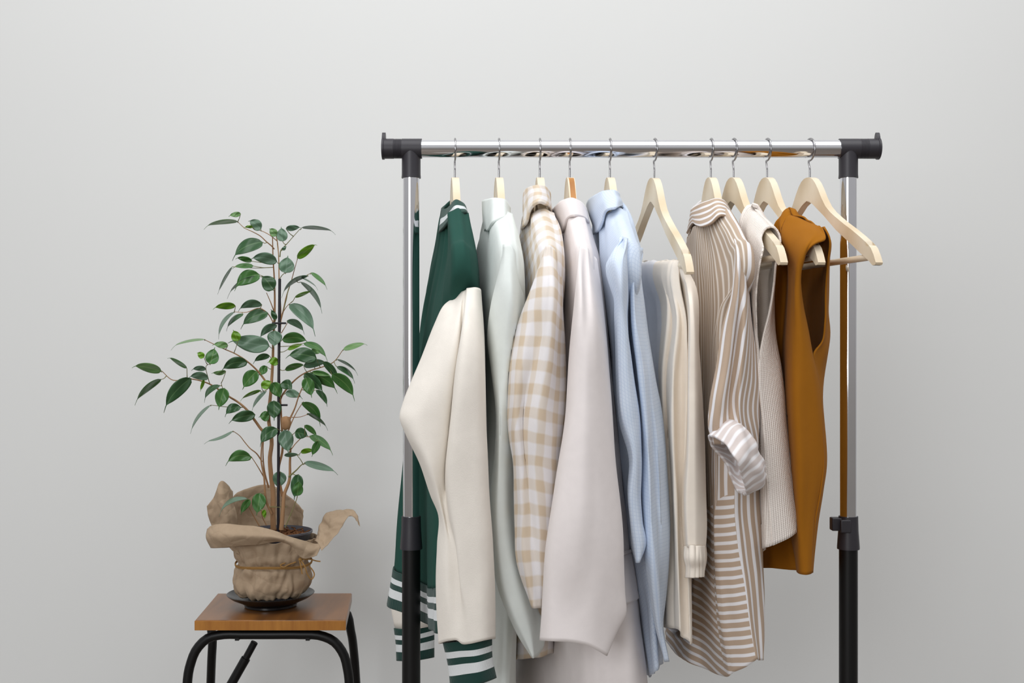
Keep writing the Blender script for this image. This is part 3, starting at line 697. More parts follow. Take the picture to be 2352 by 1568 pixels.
# 6 ---- cream trousers over the hanger bar
g = garment('folded_trousers', 1503, 'cream trousers with an elastic waist, folded over the bar of a bare-shouldered hanger', 'trousers')
def TB(s_, lat, up):
    t = math.radians(8); return np.array([px2x(1503)+s_*math.sin(t)+lat, .003-s_*math.cos(t), WOODTOP-.150-s_*math.sin(math.radians(3.6))+up])
def TL(s_, side=-1): return [TB(s_, 0, .0085), TB(s_, side*.0075, .005), TB(s_, side*.0095, -.004)]
lg = [
 TL(-.13)+c((1472, 700, .11), (1478, 850), (1490, 1100), (1505, 1300), (1516, 1438, .12)),
 TL(-.05)+c((1496, 700, .06), (1500, 850), (1508, 1000), (1518, 1200), (1524, 1437, .02)),
 TL(.03)+c((1518, 700, -.04), (1514, 850, -.05), (1518, 1000), (1528, 1200), (1527, 1400), (1527, 1440, -.05)),
 TL(.09)+c((1536, 700, -.125), (1523, 850, -.13), (1525, 1000), (1533, 1200), (1536, 1440, -.13)),
 TL(.12)+c((1545, 736, -.125), (1533, 850, -.125), (1534, 991, -.125), (1542, 1140, -.13), (1548, 1300), (1552, 1442, -.14)),
 TL(.14)+c((1556, 736, -.175), (1547, 850, -.185), (1546, 1000, -.19), (1552, 1140), (1558, 1300), (1563, 1450, -.18)),
 TL(.158)+c((1566, 736, -.165), (1562, 850, -.165), (1560, 1000), (1560, 1140), (1567, 1300), (1572, 1466, -.16)),
 TL(.164, -.3)+c((1577, 750, -.175), (1576, 900), (1573, 1040, -.175), (1568, 1130, -.175), (1572, 1249), (1580, 1324), (1583, 1380), (1587, 1478, -.165)),
 TL(.1, .5)+c((1580, 900, -.1), (1584, 1470, -.1)), TL(-.15, .5)+c((1560, 1000, .15), (1570, 1450, .12))]
loft('trouser_leg', lg, [MT['trouser'], MT['white']], g, True, nv=100, fm=lambda sp, t: 1 if sp in (0, 9) or (sp == 1) else 0, wr=((.003, 30, 3), (.001, 60, 10)), seed=61)
wh = [
 TL(.166, -.2)+c((1577, 655, -.175), (1580, 704), (1578, 831), (1576, 959), (1573, 1038), (1568, 1110), (1569, 1170), (1574, 1258, -.18)),
 TL(.172, .3)+c((1584, 700, -.208), (1584, 900, -.215), (1582, 1050), (1578, 1150), (1582, 1256, -.21)),
 TL(.172, .8)+c((1591, 700, -.208), (1594, 900, -.215), (1596, 1100), (1598, 1256, -.21)),
 TL(.165, 1)+c((1596, 650, -.17), (1603, 799), (1609, 927), (1614, 1022), (1617, 1140), (1619, 1219), (1617, 1256, -.17)),
 TL(.1, 1)+c((1600, 900, -.1), (1604, 1256, -.1)), TL(-.15, 1)+c((1565, 900, .14), (1575, 1256, .12))]
loft('trouser_hips', wh, MT['trouser'], g, True, nv=90, wr=((.003, 30, 3),), seed=63)
wb = [c((1574, 1254, -.185), (1573, 1280, -.19), (1578, 1300, -.19), (1577, 1326, -.185)), c((1590, 1254, -.213), (1590, 1282, -.222), (1592, 1302, -.215), (1592, 1326, -.215)), c((1604, 1254, -.205), (1605, 1284, -.215), (1605, 1302, -.207), (1604, 1325, -.207)),
      c((1617, 1253, -.17), (1619, 1284, -.17), (1617, 1300, -.17), (1614, 1324, -.17)), c((1600, 1254, -.11), (1600, 1324, -.11)), c((1578, 1254, .1), (1578, 1324, .1))]
loft('waistband', wb, MT['trouser'], g, True, nu=16, nv=30, wr=((.0045, 160, 10),), seed=64, thick=.003)

# 7 ---- tan striped shirt
g = garment('striped_shirt', 1633, 'tan and white striped long shirt with rolled sleeve, between cream trousers and knitted vest', 'shirt')
ring = [
 c((1581, 552, .04), (1577, 700, .08), (1575, 1000, .1), (1562, 1300, .1), (1548, 1496, .1)),
 c((1593, 519, -.01), (1592, 650, 0), (1596, 900, .0), (1598, 1150, .0), (1590, 1320, .0), (1582, 1520, .0)),
 c((1604, 519, -.035), (1612, 650, -.06), (1614, 900, -.05), (1617, 1150, -.04), (1614, 1320, -.02), (1616, 1534, -.02)),
 c((1618, 517, -.055), (1632, 650, -.10), (1632, 850, -.11), (1632, 1050, -.12), (1638, 1180, -.13), (1640, 1340, -.12), (1668, 1553, -.11)),
 *NR3(1633, 3.5, ((1662, 700, -.19), (1652, 850, -.16), (1650, 1050, -.15), (1648, 1180, -.15), (1662, 1340, -.15), (1690, 1541, -.14),), ((1710, 690, -.19), (1706, 850, -.175), (1696, 1000, -.17), (1687, 1180, -.17), (1694, 1249), (1710, 1340), (1722, 1430), (1738, 1516, -.16),)),
 c((1672, 500, -.05), (1697, 590, -.14), (1708, 640, -.16), (1716, 850, -.16), (1724, 1000, -.155), (1716, 1180, -.155), (1724, 1250), (1736, 1340), (1741, 1430), (1746, 1516, -.14)),
 c((1685, 512, -.02), (1703, 560, -.08), (1714, 640, -.125), (1722, 736, -.135), (1736, 828), (1745, 895), (1753, 991), (1752, 1050), (1746, 1130), (1749, 1219), (1751, 1279), (1755, 1369), (1756, 1458), (1753, 1515, -.125)),
 FR(1633, 3.5, .011, 1450, 2, .02), FR(1633, 3.5, -.011, 1450, 2, .0)]
def fm(sp, t):
    if sp == 5 and t < .47: return 1
    if sp in (3, 4, 5): return 0 if t < .47 else (1 if t < .672 else 2)
    if sp in (0, 1, 2, 10): return 0 if t < .62 else 3
    return 1
loft('body', ring, [MT['narrow'], MT['wide'], MT['wz1'], MT['wz2']], g, True, nv=160, wr=((.0035, 24, 3), (.001, 60, 12)), seed=71, fm=fm, anchor=4)
loft('collar', [cc((1592, 480, 0), (1594, 512, -.02)), cc((1600, 474, -.02), (1602, 518, -.04)), cc((1612, 467, -.04), (1616, 520, -.062)), cc((1628, 461, -.055), (1636, 511, -.078)), cc((1644, 456, -.065), (1653, 496, -.085)), cc((1660, 459, -.06), (1669, 498, -.075)),
      cc((1680, 490, -.03), (1689, 520, -.05)), cc((1699, 526, .0), (1706, 551, -.01)), *FCOL(1633, 3.5)], MT['wideh'], g, True, nv=26, thick=.004, wr=((.001, 20, 20),), anchor=3)
sl = [
 cs((1676, 535, -.15), (1688, 585, -.205), (1685, 642, -.22), (1679, 680, -.225), (1663, 736, -.23), (1644, 847, -.235), (1631, 927, -.24), (1629, 985, -.24), (1640, 1020, -.23)),
 cs((1682, 532, -.165), (1694, 600, -.225), (1690, 680, -.245), (1680, 760, -.25), (1668, 850, -.252), (1655, 930, -.256), (1650, 985, -.25), (1655, 1020, -.235)),
 cs((1686, 532, -.165), (1698, 600, -.225), (1697, 680, -.235), (1690, 760, -.235), (1682, 850, -.232), (1678, 930, -.23), (1678, 985, -.235), (1680, 1020, -.23)),
 cs((1692, 535, -.16), (1706, 610, -.215), (1709, 700, -.24), (1705, 800, -.25), (1698, 880, -.248), (1695, 960, -.245), (1698, 1020, -.235)),
 cs((1698, 540, -.13), (1712, 620, -.2), (1719, 720, -.21), (1722, 820, -.215), (1720, 920, -.215), (1716, 1000, -.22), (1718, 1040, -.21)),
 cs((1703, 552, -.1), (1717, 640, -.15), (1727, 736, -.165), (1739, 828), (1744, 895), (1745, 960), (1742, 1040, -.18)),
 cs((1695, 650, -.175), (1695, 800, -.165), (1690, 1020, -.175))]
loft('sleeve', sl, MT['wide'], g, True, nv=80, wr=((.0025, 30, 6),), seed=75, anchor=1)
cf = [
 c((1682, 959, -.20), (1655, 975, -.235), (1631, 1002, -.25)), c((1693, 963, -.22), (1668, 985, -.258), (1646, 1006, -.27)),
 c((1706, 973, -.24), (1685, 993, -.275), (1664, 1017, -.285)), c((1727, 1006, -.255), (1708, 1028, -.292), (1684, 1047, -.30)),
 c((1743, 1041, -.25), (1728, 1062, -.288), (1700, 1077, -.297)), c((1752, 1065, -.235), (1742, 1088, -.272), (1708, 1104, -.28)), c((1758, 1087, -.21), (1745, 1117, -.24), (1713, 1132, -.25)),
 c((1745, 1095, -.185), (1718, 1122, -.19), (1690, 1118, -.20)), c((1725, 1060, -.18), (1700, 1085, -.18), (1676, 1085, -.2)),
 c((1705, 1010, -.18), (1682, 1035, -.18), (1658, 1052, -.205)), c((1685, 975, -.185), (1655, 1005, -.2), (1635, 1022, -.225))]
loft('rolled_cuff', cf, MT['cuffs'], g, True, nv=30, wr=((.003, 34, 30), (.0015, 70, 40)), thick=.004, seed=77)['label'] = 'rolled-up striped cuff'

# 8 ---- cream knitted vest
g = garment('knitted_vest', 1685, 'cream ribbed knit sleeveless vest, between the striped shirt and the caramel brown top', 'vest')
V = (1685, 9)
side = [(1745, 822, -.18), (1756, 1000, -.18), (1774, 1252, -.17)]
fr = [
 c((1702, 512, -.088), (1694, 600, -.06), (1692, 800, -.02), (1695, 1000, .0), (1715, 1285, .02)),
 TP(*V, .085, -1)+c((1708, 600, -.09), (1712, 800, -.07), (1718, 1000, -.07), (1735, 1270, -.07)),
 TP(*V, .100, -1)+c((1722, 600, -.12), (1724, 680, -.13), (1732, 800), (1740, 1000), (1754, 1258, -.14)),
 TP(*V, .125, -1)+c((1735, 600, -.165), (1730, 680, -.175), (1735, 780), (1741, 870), (1749, 1000), (1763, 1256, -.165)),
 TP(*V, .150, -1)+c((1749, 575, -.187), (1741, 620, -.187), (1733, 680, -.185), (1736, 760), (1743, 850), (1753, 1000), (1769, 1254, -.168)),
 TP(*V, .168, -1)+c((1753, 573, -.192), (1745, 606, -.192), (1738, 660, -.19), (1738, 740), *side)]
loft('front_panel', fr, MT['vest'], g, nv=90, wr=((.002, 20, 4),), seed=81, thick=.003)
bk = [
 TP(*V, .168, 1)+c((1779, 609, -.165), (1776, 645, -.15), (1768, 704, -.15), (1752, 775, -.165), *side),
 TP(*V, .150, 1)+c((1780, 620, -.14), (1774, 690, -.14), (1766, 760, -.15), (1766, 860, -.165), (1782, 1000, -.165), (1808, 1237, -.16)),
 TP(*V, .125, 1)+c((1780, 620, -.11), (1776, 690, -.11), (1778, 770, -.125), (1790, 860, -.14), (1804, 1000, -.14), (1835, 1218, -.14)),
 TP(*V, .100, 1)+c((1776, 620, -.05), (1773, 700, -.06), (1773, 736), (1789, 818), (1804, 895), (1815, 991), (1826, 1070), (1833, 1140), (1845, 1206, -.1)),
 TP(*V, .085, 1)+c((1764, 640, .08), (1762, 800, .12), (1785, 1000, .14), (1820, 1205, .12)),
 c((1722, 500, .0), (1738, 560, .12), (1742, 640, .18), (1740, 800, .2), (1765, 1215, .2)),
 c((1702, 510, .03), (1712, 560, .17), (1712, 800, .18), (1730, 1225, .18))]
loft('back_panel', bk, MT['vest'], g, nv=90, wr=((.002, 20, 4),), seed=83, thick=.003)

# 9 ---- caramel brown top
g = garment('sleeveless_top', 1762, 'caramel brown sleeveless jersey top with deep armholes, hanging right of the knitted vest', 'top')
side = [(1887, 911, -.16), (1892, 1006, -.16), (1892, 1070), (1885, 1120), (1871, 1204), (1866, 1264), (1864, 1315, -.14)]
B = (1762, 9)
fr = [
 c((1772, 531, -.078), (1764, 700, -.03), (1758, 1000, .0), (1751, 1304, .02)),
 c((1784, 506, -.088), (1783, 650, -.07), (1780, 900, -.03), (1775, 1150), (1775, 1305, -.02)),
 TP(*B, .092, -1, .008)+c((1800, 600, -.07), (1797, 800, -.05), (1800, 1000, -.03), (1805, 1200, -.02), (1822, 1310, -.02)),
 TP(*B, .105, -1, .009)+c((1812, 600, -.14), (1810, 800, -.15), (1814, 1000, -.14), (1822, 1200, -.12), (1829, 1314, -.11)),
 TP(*B, .118, -1, .010)+c((1823, 620, -.18), (1824, 750, -.18), (1830, 900, -.185), (1838, 1100, -.175), (1838, 1250), (1840, 1318, -.145)),
 c((1846, 504, -.14), (1846, 530, -.175), (1838, 580, -.205), (1832, 640, -.2), (1837, 760), (1851, 900), (1863, 1060), (1856, 1200), (1852, 1319, -.15)),
 c((1868, 513, -.16), (1870, 535, -.2), (1852, 566, -.215), (1838, 630, -.2), (1840, 700, -.188), (1852, 790), (1872, 900), (1880, 1060), (1868, 1190), (1859, 1317, -.145)),
 c((1888, 523, -.19), (1893, 551, -.215), (1876, 557, -.217), (1858, 571, -.215), (1846, 599, -.205), (1839, 624, -.198), (1838, 672, -.18), (1843, 704), (1853, 752), (1866, 815), (1878, 863), *side)]
WB = ((.0035, 18, 4), (.001, 40, 12))
loft('front_panel', fr, MT['brown'], g, nv=110, wr=WB, seed=91, thick=.0025)
bk = [
 c((1888, 523, -.19), (1899, 546, -.2), (1897, 600, -.19), (1894, 672, -.17), (1894, 740), (1889, 785, -.16), (1870, 812, -.165), (1878, 863, -.162), *side),
 c((1887, 522, -.18), (1904, 545, -.185), (1903, 600, -.165), (1899, 680, -.145), (1899, 760, -.14), (1895, 800, -.145), (1885, 850, -.145), (1888, 912, -.145), (1893, 1006, -.14), (1893, 1070), (1886, 1120), (1872, 1204), (1867, 1264), (1865, 1315, -.12)),
 c((1885, 521, -.17), (1906, 545, -.16), (1908, 560, -.14), (1906, 600, -.12), (1901, 680, -.1), (1899, 710), (1903, 767), (1900, 799), (1892, 863), (1888, 915, -.1), (1893, 1006), (1893, 1070), (1886, 1125), (1872, 1204), (1867, 1264), (1865, 1314, -.08)),
 c((1868, 513, -.16), (1892, 560, -.04), (1888, 700, .0), (1878, 900, .03), (1866, 1200, .03), (1852, 1313, .03)),
 c((1846, 504, -.14), (1874, 560, .02), (1868, 700, .08), (1860, 900, .1), (1846, 1200, .1), (1840, 1310, .08)),
 TP(*B, .118, 1, .010)+c((1862, 600, .10), (1852, 700, .13), (1846, 900, .15), (1834, 1100, .15), (1830, 1305, .12)),
 TP(*B, .092, 1, .008)+c((1828, 600, .18), (1822, 800, .2), (1818, 1000, .2), (1800, 1290, .19)),
 c((1785, 515, .02), (1795, 600, .18), (1780, 900, .18), (1768, 1285, .15))]
loft('back_panel', bk, MT['brown'], g, nv=110, wr=WB, seed=93, thick=.0025)

# neighbouring clothes push each other aside instead of passing through one another
from mathutils.bvhtree import BVHTree
bpy.context.view_layer.update()
def tree(objs):
    vs, fs = [], []
    for o in objs:
        b = len(vs); M_ = o.matrix_world if o.name.startswith(('hanger', 'trouser_bar')) else None
        vs += [tuple(M_ @ v.co) if M_ else tuple(v.co) for v in o.data.vertices]; fs += [tuple(i+b for i in p.vertices) for p in o.data.polygons]
    return BVHTree.FromPolygons(vs, fs)
def meshes(root): return [o for o in root.children if o.type == 'MESH']
def push(move, fixed, sg, gap=.0045, reach=.05):
    t = tree(fixed)
    for o in move:
        for v in o.data.vertices:
            x, y, z = v.co; best = None; org = Vector((x, y, z)); left = reach
            while left > 0:
                hit = t.ray_cast(org, Vector((sg, 0, 0)), left)
                if hit[0] is None: break
                best = hit[0].x; st = abs(hit[0].x-org.x)+.0003; left -= st; org = Vector((hit[0].x+sg*.0003, y, z))
            if best is not None: v.co.x = best+sg*gap
GA = [o for o in SC.objects if o.get('group') == GR]
GM = [meshes(o) for o in GA]; HM = [[c_ for c_ in meshes(h) if c_.name.startswith('hanger')] for h in HANG]
for a_i, b_i in ((3, 2), (2, 1), (1, 0)):        # the nearer one keeps its place
    push(GM[b_i], GM[a_i]+HM[a_i], -1); push(GM[a_i], GM[b_i], 1, .003, .01); push(GM[b_i], GM[a_i], -1, .003, .01)
for a_i, b_i in ((3, 4), (4, 5), (5, 6), (6, 7), (7, 8)):
    push(GM[a_i], HM[b_i], -1, .003, .045); push(GM[b_i], GM[a_i]+HM[a_i], 1)
    push(GM[a_i], GM[b_i], -1, .003, .01); push(GM[b_i], GM[a_i], 1, .003, .01)
push(GM[8], HM[9], -1, .003, .045)
for _ in range(3):
    for k_ in range(8):
        if k_ < 3: push(GM[k_], GM[k_+1], -1, .003, .02); push(GM[k_+1], GM[k_], 1, .003, .006)
        else: push(GM[k_+1], GM[k_], 1, .003, .02); push(GM[k_], GM[k_+1], -1, .003, .006)

# ---------------------------------------------------------------- stool
st = empty('stool', (-.49, .46, 0), 'square wooden-topped stool with black tubular metal frame, carrying the potted fig', 'stool')
TZ = .6015
bm = bmesh.new()
cor = [(-.629, .330), (-.3295, .332), (-.3525, .589), (-.648, .587)]
A = [bm.verts.new((x, y, TZ-.0207)) for x, y in cor]; B = [bm.verts.new((x, y, TZ)) for x, y in cor]
bm.faces.new(A[::-1]); bm.faces.new(B)
for i in range(4): bm.faces.new((A[i], A[(i+1) % 4], B[(i+1) % 4], B[i]))
bm_obj('stool_top', bm, MT['stooltop'], st, True, .0025)
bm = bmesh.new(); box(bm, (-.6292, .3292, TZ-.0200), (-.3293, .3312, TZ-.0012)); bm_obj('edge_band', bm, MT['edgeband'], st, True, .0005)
def pv(*a): return tuple(P(*a))
rt = .0085
bm = bmesh.new(); tube(bm, smooth_pts([(px2x(420, .35), .35, .0), pv(428, 1600, .35), pv(436, 1530, .35), pv(452, 1490, .35), pv(478, 1465, .35), pv(510, 1457, .35), pv(560, 1456.5, .35), pv(620, 1456.5, .35), pv(690, 1456.5, .35), pv(735, 1459, .35), pv(766, 1472, .35), pv(788, 1500, .35), pv(799, 1540, .35), pv(804, 1600, .35), (px2x(812, .35), .35, .0)], 120), rt+.0010, 18); bm_obj('front_frame', bm, MT['blackpaint'], st)
Yb = .57
bm = bmesh.new(); tube(bm, smooth_pts([(px2x(478, .64), .64, 0), pv(484, 1568, .6), pv(488, 1480, Yb), (px2x(495, Yb), Yb, TZ-.034), (px2x(520, Yb), Yb, TZ-.0305), (px2x(620, Yb), Yb, TZ-.0305), (px2x(760, Yb), Yb, TZ-.0305), (px2x(792, Yb), Yb, TZ-.036), pv(806, 1450, Yb+.005), pv(813, 1500, .6), pv(818, 1568, .62), (px2x(826, .66), .66, 0)], 120), rt+.0010, 18); bm_obj('rear_frame', bm, MT['blackpaint'], st)
bm = bmesh.new(); tube(bm, [pv(585, 1474, .46), pv(560, 1520, .46)], .0075, 20); tube(bm, [pv(565, 1511, .46), pv(520, 1590, .46), pv(470, 1690, .46)], .0098, 20)
zz = P(470, 1690, .46); tube(bm, [(zz[0], .35, zz[2]), (zz[0]+.01, .60, zz[2])], .006, 12)
bm_obj('brace_rod', bm, MT['blackpaint'], st, True, .001)
for px_ in (546, 708):
    bm = bmesh.new(); box(bm, (px2x(px_, .35)-.004, .342, P(px_, 1467, .35)[2]-.0015), (px2x(px_, .35)+.004, .356, P(px_, 1467, .35)[2]+.004))
    bm_obj('rivet', bm, MT['blackpaint'], st)

# ---------------------------------------------------------------- saucer, pot, paper
PX, PYY = px2x(622, .46), .46
bm = bmesh.new()
lathe(bm, [(0, .0004), (.052, .0004), (.054, .002), (.054, .006), (.064, .012), (.080, .019), (.0895, .026), (.0905, .0275), (.089, .028), (.078, .0225), (.060, .0175), (.0, .0165)], (PX, PYY, TZ))
tag(bm_obj('plant_saucer', bm, MT['saucer'], None), 'black dish under the kraft-paper-wrapped pot, on the stool top', 'saucer')
pl = empty('potted_fig', (PX, PYY, TZ+.018), 'leafy fig in a grey pot wrapped in kraft paper and twine, on the stool', 'potted plant')
zb = TZ+.0178
def potp(px, py): return P(px, py, PYY)
RX = px2x(632, PYY)
zrim = potp(632, 1218)[2]
bm = bmesh.new(); lathe(bm, [(0, zb-zrim+.004), (.050, zb-zrim+.004), (.073, -.01), (.0735, -.006), (.0775, -.004), (.0775, 0), (.0755, .0005), (.074, -.004), (.070, -.014), (.0, -.014)], (RX, PYY, zrim)); bm_obj('pot', bm, MT['pot'], pl)
bm = bmesh.new()
R_ = random.Random(3)
lathe(bm, [(0, -.006), (.03, -.007), (.06, -.008), (.0725, -.010)], (RX, PYY, zrim))
for i in range(150):
    a = R_.uniform(0, 2*PI); r = .068*math.sqrt(R_.random()); p0 = Vector((RX+r*math.cos(a), PYY+r*math.sin(a), zrim-.006+R_.uniform(0, .004)))
    d = Vector((R_.uniform(-1, 1), R_.uniform(-1, 1), R_.uniform(-.3, .5))).normalized()*R_.uniform(.003, .007)
    tube(bm, [p0-d, p0+d], R_.uniform(.0012, .0024), 5)
bm_obj('soil', bm, MT['soil'], pl)
# wrapped paper round the pot: crumpled tube from the saucer to above the twine
def ringc(rows, n=22, jit=.0, seed=0):
    R2 = random.Random(seed); cols_ = []
    js = [[R2.uniform(-1, 1) for _ in rows] for _ in range(n)]
    for k in range(n):
        a = 2*PI*k/n; col = []
        for i, (cx, z, r, ry) in enumerate(rows):
            rr = 1+jit*js[k][i]
            col.append(np.array([cx+r*rr*math.cos(a), PYY+ry*rr*math.sin(a), z]))
        cols_.append(col)
    return cols_
def zz_(py): return potp(600, py)[2]
rows = [(px2x(624, .46), zb+.006, .050, .050), (px2x(624, .46), zb+.0085, .064, .063), (px2x(625, .46), zb+.016, .072, .070), (px2x(626, .46), zz_(1345), .0765, .074), (px2x(627, .46), zz_(1315), .0785, .076), (px2x(628, .46), zz_(1300), .077, .076), (px2x(629, .46), zz_(1289), .0715, .071), (px2x(629, .46), zz_(1275), .078, .077), (px2x(630, .46), zz_(1250), .086, .082), (px2x(630, .46), zz_(1232), .090, .084)]
CR = ((.0040, 60, 22), (.0026, 110, 40))
loft('paper_wrap', ringc(rows, 20, .018, 5), MT['paper'], pl, True, nu=10, nv=70, wr=CR, thick=.0006, seed=2)
YF, YBk = .365, .55
flap = [  # folded front collar, left to right, top edge to lower edge
 c((476, 1214, .40), (473, 1232, .39), (484, 1258, .395)), c((486, 1206, .385), (488, 1232, .365), (496, 1258, .375)), c((510, 1203, .375), (514, 1230, .350), (520, 1257, .362)), c((550, 1205, .368), (552, 1230, .345), (555, 1254, .36)),
 c((592, 1209, .365), (594, 1232, .345), (600, 1250, .36)), c((632, 1218, .365), (634, 1234, .348), (645, 1244, .362)), c((664, 1232, .37), (666, 1243, .355), (672, 1256, .36)),
 c((700, 1242, .38), (692, 1258, .365), (686, 1276, .37)), c((725, 1248, .40), (716, 1264, .375), (702, 1283, .372)), c((742, 1245, .42), (737, 1256, .395), (728, 1275, .38))]
loft('paper_collar', flap, MT['paper'], pl, nu=10, nv=26, wr=((.0012, 22, 22), (.0003, 90, 80)), thick=.0006)
side_flap = [c((722, 1240, .43), (733, 1251, .40), (738, 1264, .38)), c((729, 1225, .445), (744, 1238, .42), (757, 1246, .40)), c((736, 1205, .455), (756, 1220, .43), (776, 1222, .41)), c((746, 1182, .46), (768, 1196, .435), (792, 1198, .42)),
 c((760, 1172, .47), (780, 1180, .45), (797, 1187, .43)), c((788, 1171, .48), (800, 1176, .46), (808, 1187, .44)), c((812, 1172, .475), (817, 1180, .455), (820, 1193, .44)), c((822, 1184, .46), (825, 1194, .45), (828, 1208, .44))]
loft('paper_wing', side_flap, MT['paper'], pl, nu=10, nv=24, wr=((.003, 40, 40), (.0012, 110, 90)), thick=.0006)
backl = [c((475, 1162, .44), (478, 1182, .445), (490, 1216, .45), (540, 1270, .42)), c((490, 1142, .43), (495, 1180, .435), (508, 1220, .44), (548, 1272, .41)), c((509, 1104, .43), (512, 1160, .42), (524, 1225, .425), (555, 1275, .41)), c((524, 1116, .44), (528, 1170, .43), (536, 1230, .43), (560, 1277, .42)), c((535, 1128, .46), (541, 1175, .45), (547, 1225, .45), (566, 1277, .43))]
loft('paper_peak', backl, MT['paper'], pl, nu=10, nv=40, wr=((.003, 30, 30), (.001, 110, 90)), thick=.0006)
backr = [c((530, 1150, .50), (538, 1215, .51), (560, 1262, .50)), c((548, 1130, .54), (552, 1200, .54), (572, 1260, .52)), c((565, 1122, .56), (570, 1200, .56), (590, 1262, .53)), c((600, 1113, .57), (602, 1200, .57), (610, 1262, .535)), c((632, 1117, .57), (634, 1200, .57), (636, 1262, .535)),
 c((664, 1141, .565), (662, 1210, .565), (660, 1262, .53)), c((686, 1158, .55), (682, 1210, .55), (680, 1262, .52)), c((698, 1172, .53), (695, 1208, .53), (695, 1262, .50))]
loft('paper_back_sheet', backr, MT['paper'], pl, nu=8, nv=30, wr=((.003, 24, 24), (.001, 110, 90)), thick=.0006)
bm = bmesh.new()
zt = zz_(1289); ring_ = []
for k in range(49):
    a = 2*PI*k/48; ring_.append((px2x(629, .46)+.0788*math.cos(a), PYY+.0788*math.sin(a), zt+.002*math.sin(3*a)))
tube(bm, ring_, .0014, 8, False); tube(bm, [(x, y, z-.0026) for x, y, z in ring_], .0013, 8, False)
kx = c((690, 1284, .377))[0]
lathe(bm, [(0, -.004), (.004, -.002), (.0045, .001), (0, .005)], tuple(kx), 'z', 12)
for q in ([(690, 1284, .378), (712, 1284, .385), (728, 1288, .39), (736, 1289, .39)], [(690, 1285, .376), (700, 1300, .374), (706, 1318, .378), (716, 1330, .385), (722, 1320, .39), (716, 1306, .39), (710, 1300, .39)],
          [(688, 1286, .376), (692, 1305, .373), (694, 1318, .373)], [(680, 1290, .378), (664, 1296, .376), (650, 1302, .378), (644, 1298, .380), (655, 1292, .38)]):
    tube(bm, smooth_pts(c(*q), 24), .0013, 8)
bm_obj('twine', bm, MT['twine'], pl)

# ---------------------------------------------------------------- the fig itself
def A7(x, y): return 440+x/4.612, 460+y/4.612
def A8(x, y): return 480+x/3.408, 760+y/3.408
def A6(x, y): return 280+x/4.357, 740+y/4.357
BR = []   # (polyline points, r0, r1, kind)
def br(pts, r0, r1, Ys=(.46, .46), kind='b', tr=lambda x, y: (x, y)):
    n = len(pts); q = [P(*tr(*p), Ys[0]+(Ys[1]-Ys[0])*i/max(1, n-1)) for i, p in enumerate(pts)]
    BR.append((q, r0, r1, kind))
br([(628, 1216), (627, 1190), (627, 1130), (622, 1085), (620, 1050), (624, 1020), (617, 960), (622, 900), (626, 840), (628, 780), (631, 710), (630, 640), (627, 590), (626, 540)], .0062, .0010, (.46, .46), 't')
br([(646, 1216), (650, 1170), (653, 1135), (664, 1105), (666, 1060), (667, 1020), (664, 990)], .0052, .0016, (.445, .44), 't')
br([(649, 1140), (643, 1110), (640, 1075), (648, 1040), (646, 960), (642, 880), (641, 800), (645, 730), (641, 640), (640, 590), (637, 555), (634, 540)], .0030, .0010, (.45, .45), 'b')
br([(624, 1180), (613, 1155), (606, 1091), (600, 1059), (602, 1018), (606, 985)], .0028, .0012, (.45, .44), 'b')
br([(617, 1120), (608, 1085), (604, 1040), (606, 1000)], .0022, .0010, (.47, .47), 'b')
br([(617, 1000), (606, 992), (585, 965), (568, 942), (545, 922), (530, 913), (505, 896), (482, 882), (438, 870), (395, 872), (372, 852)], .0034, .0007, (.46, .38), 'b')
br([(622, 895), (609, 874), (590, 850), (568, 830), (540, 812), (512, 800), (470, 780)], .0026, .0007, (.46, .42), 'b')
br([(640, 935), (646, 912), (662, 889), (691, 862), (715, 850), (732, 845), (765, 832), (788, 803)], .0024, .0007, (.45, .42), 'b')
br([(655, 985), (668, 957), (678, 935), (685, 913), (700, 877)], .0024, .0009, (.44, .42), 'b')
br([(662, 990), (672, 965), (685, 940), (697, 922)], .0014, .0007, (.44, .42), 'b')
br([(660, 958), (690, 957), (710, 950)], .0010, .0006, (.43, .41), 'b')
br([(660, 1045), (670, 1030), (682, 1015), (697, 1003), (712, 1003)], .0013, .0007, (.44, .42), 'b')
br([(663, 1095), (680, 1080), (697, 1065), (708, 1065)], .0020, .0008, (.44, .43), 'g')
br([(697, 1067), (690, 1055), (682, 1045)], .0010, .0006, (.43, .42), 'g')
br([(606, 1095), (590, 1068), (577, 1048)], .0014, .0007, (.45, .43), 'b')
br([(602, 1060), (588, 1040), (575, 1030), (562, 1015), (550, 1000), (536, 990)], .0016, .0007, (.45, .42), 'b')
br([(634, 1190), (648, 1150), (668, 1140), (683, 1142)], .0008, .0008, (.44, .42), 'g') if False else None
br([(655, 1211), (668, 1180), (680, 1150), (683, 1140)], .0011, .0008, (.42, .41), 'g')
br([(596, 1208), (580, 1180), (570, 1160)], .0014, .0008, (.42, .40), 'b')
br([(612, 1206), (602, 1185), (600, 1170)], .0012, .0008, (.42, .40), 'b')
br([(640.6, 590), (637, 560), (636, 548), (635, 546)], .0010, .0007, (.45, .45), 'g')
br([(630, 572), (625, 566), (612, 555), (598, 542), (580, 532), (561, 523), (546, 509)], .0014, .0006, (.46, .44), 'b')
br([(636, 553), (620, 540), (600, 530), (585, 526)], .0011, .0006, (.45, .44), 'b')
br([(643, 590), (645, 575), (657, 562), (672, 545), (688, 527)], .0012, .0006, (.45, .44), 'g')
br([(645, 735), (650, 716), (658, 680), (668, 649), (676, 620), (683, 595)], .0017, .0006, (.45, .43), 'b')
br([(650, 716), (657, 690), (667, 655), (690, 640), (712, 628)], .0011, .0006, (.44, .41), 'g')
br([(648, 720), (660, 702), (668, 695)], .0010, .0006, (.44, .42), 'b')
br([(629, 714), (622, 695), (612, 672)], .0013, .0007, (.46, .44), 'b')
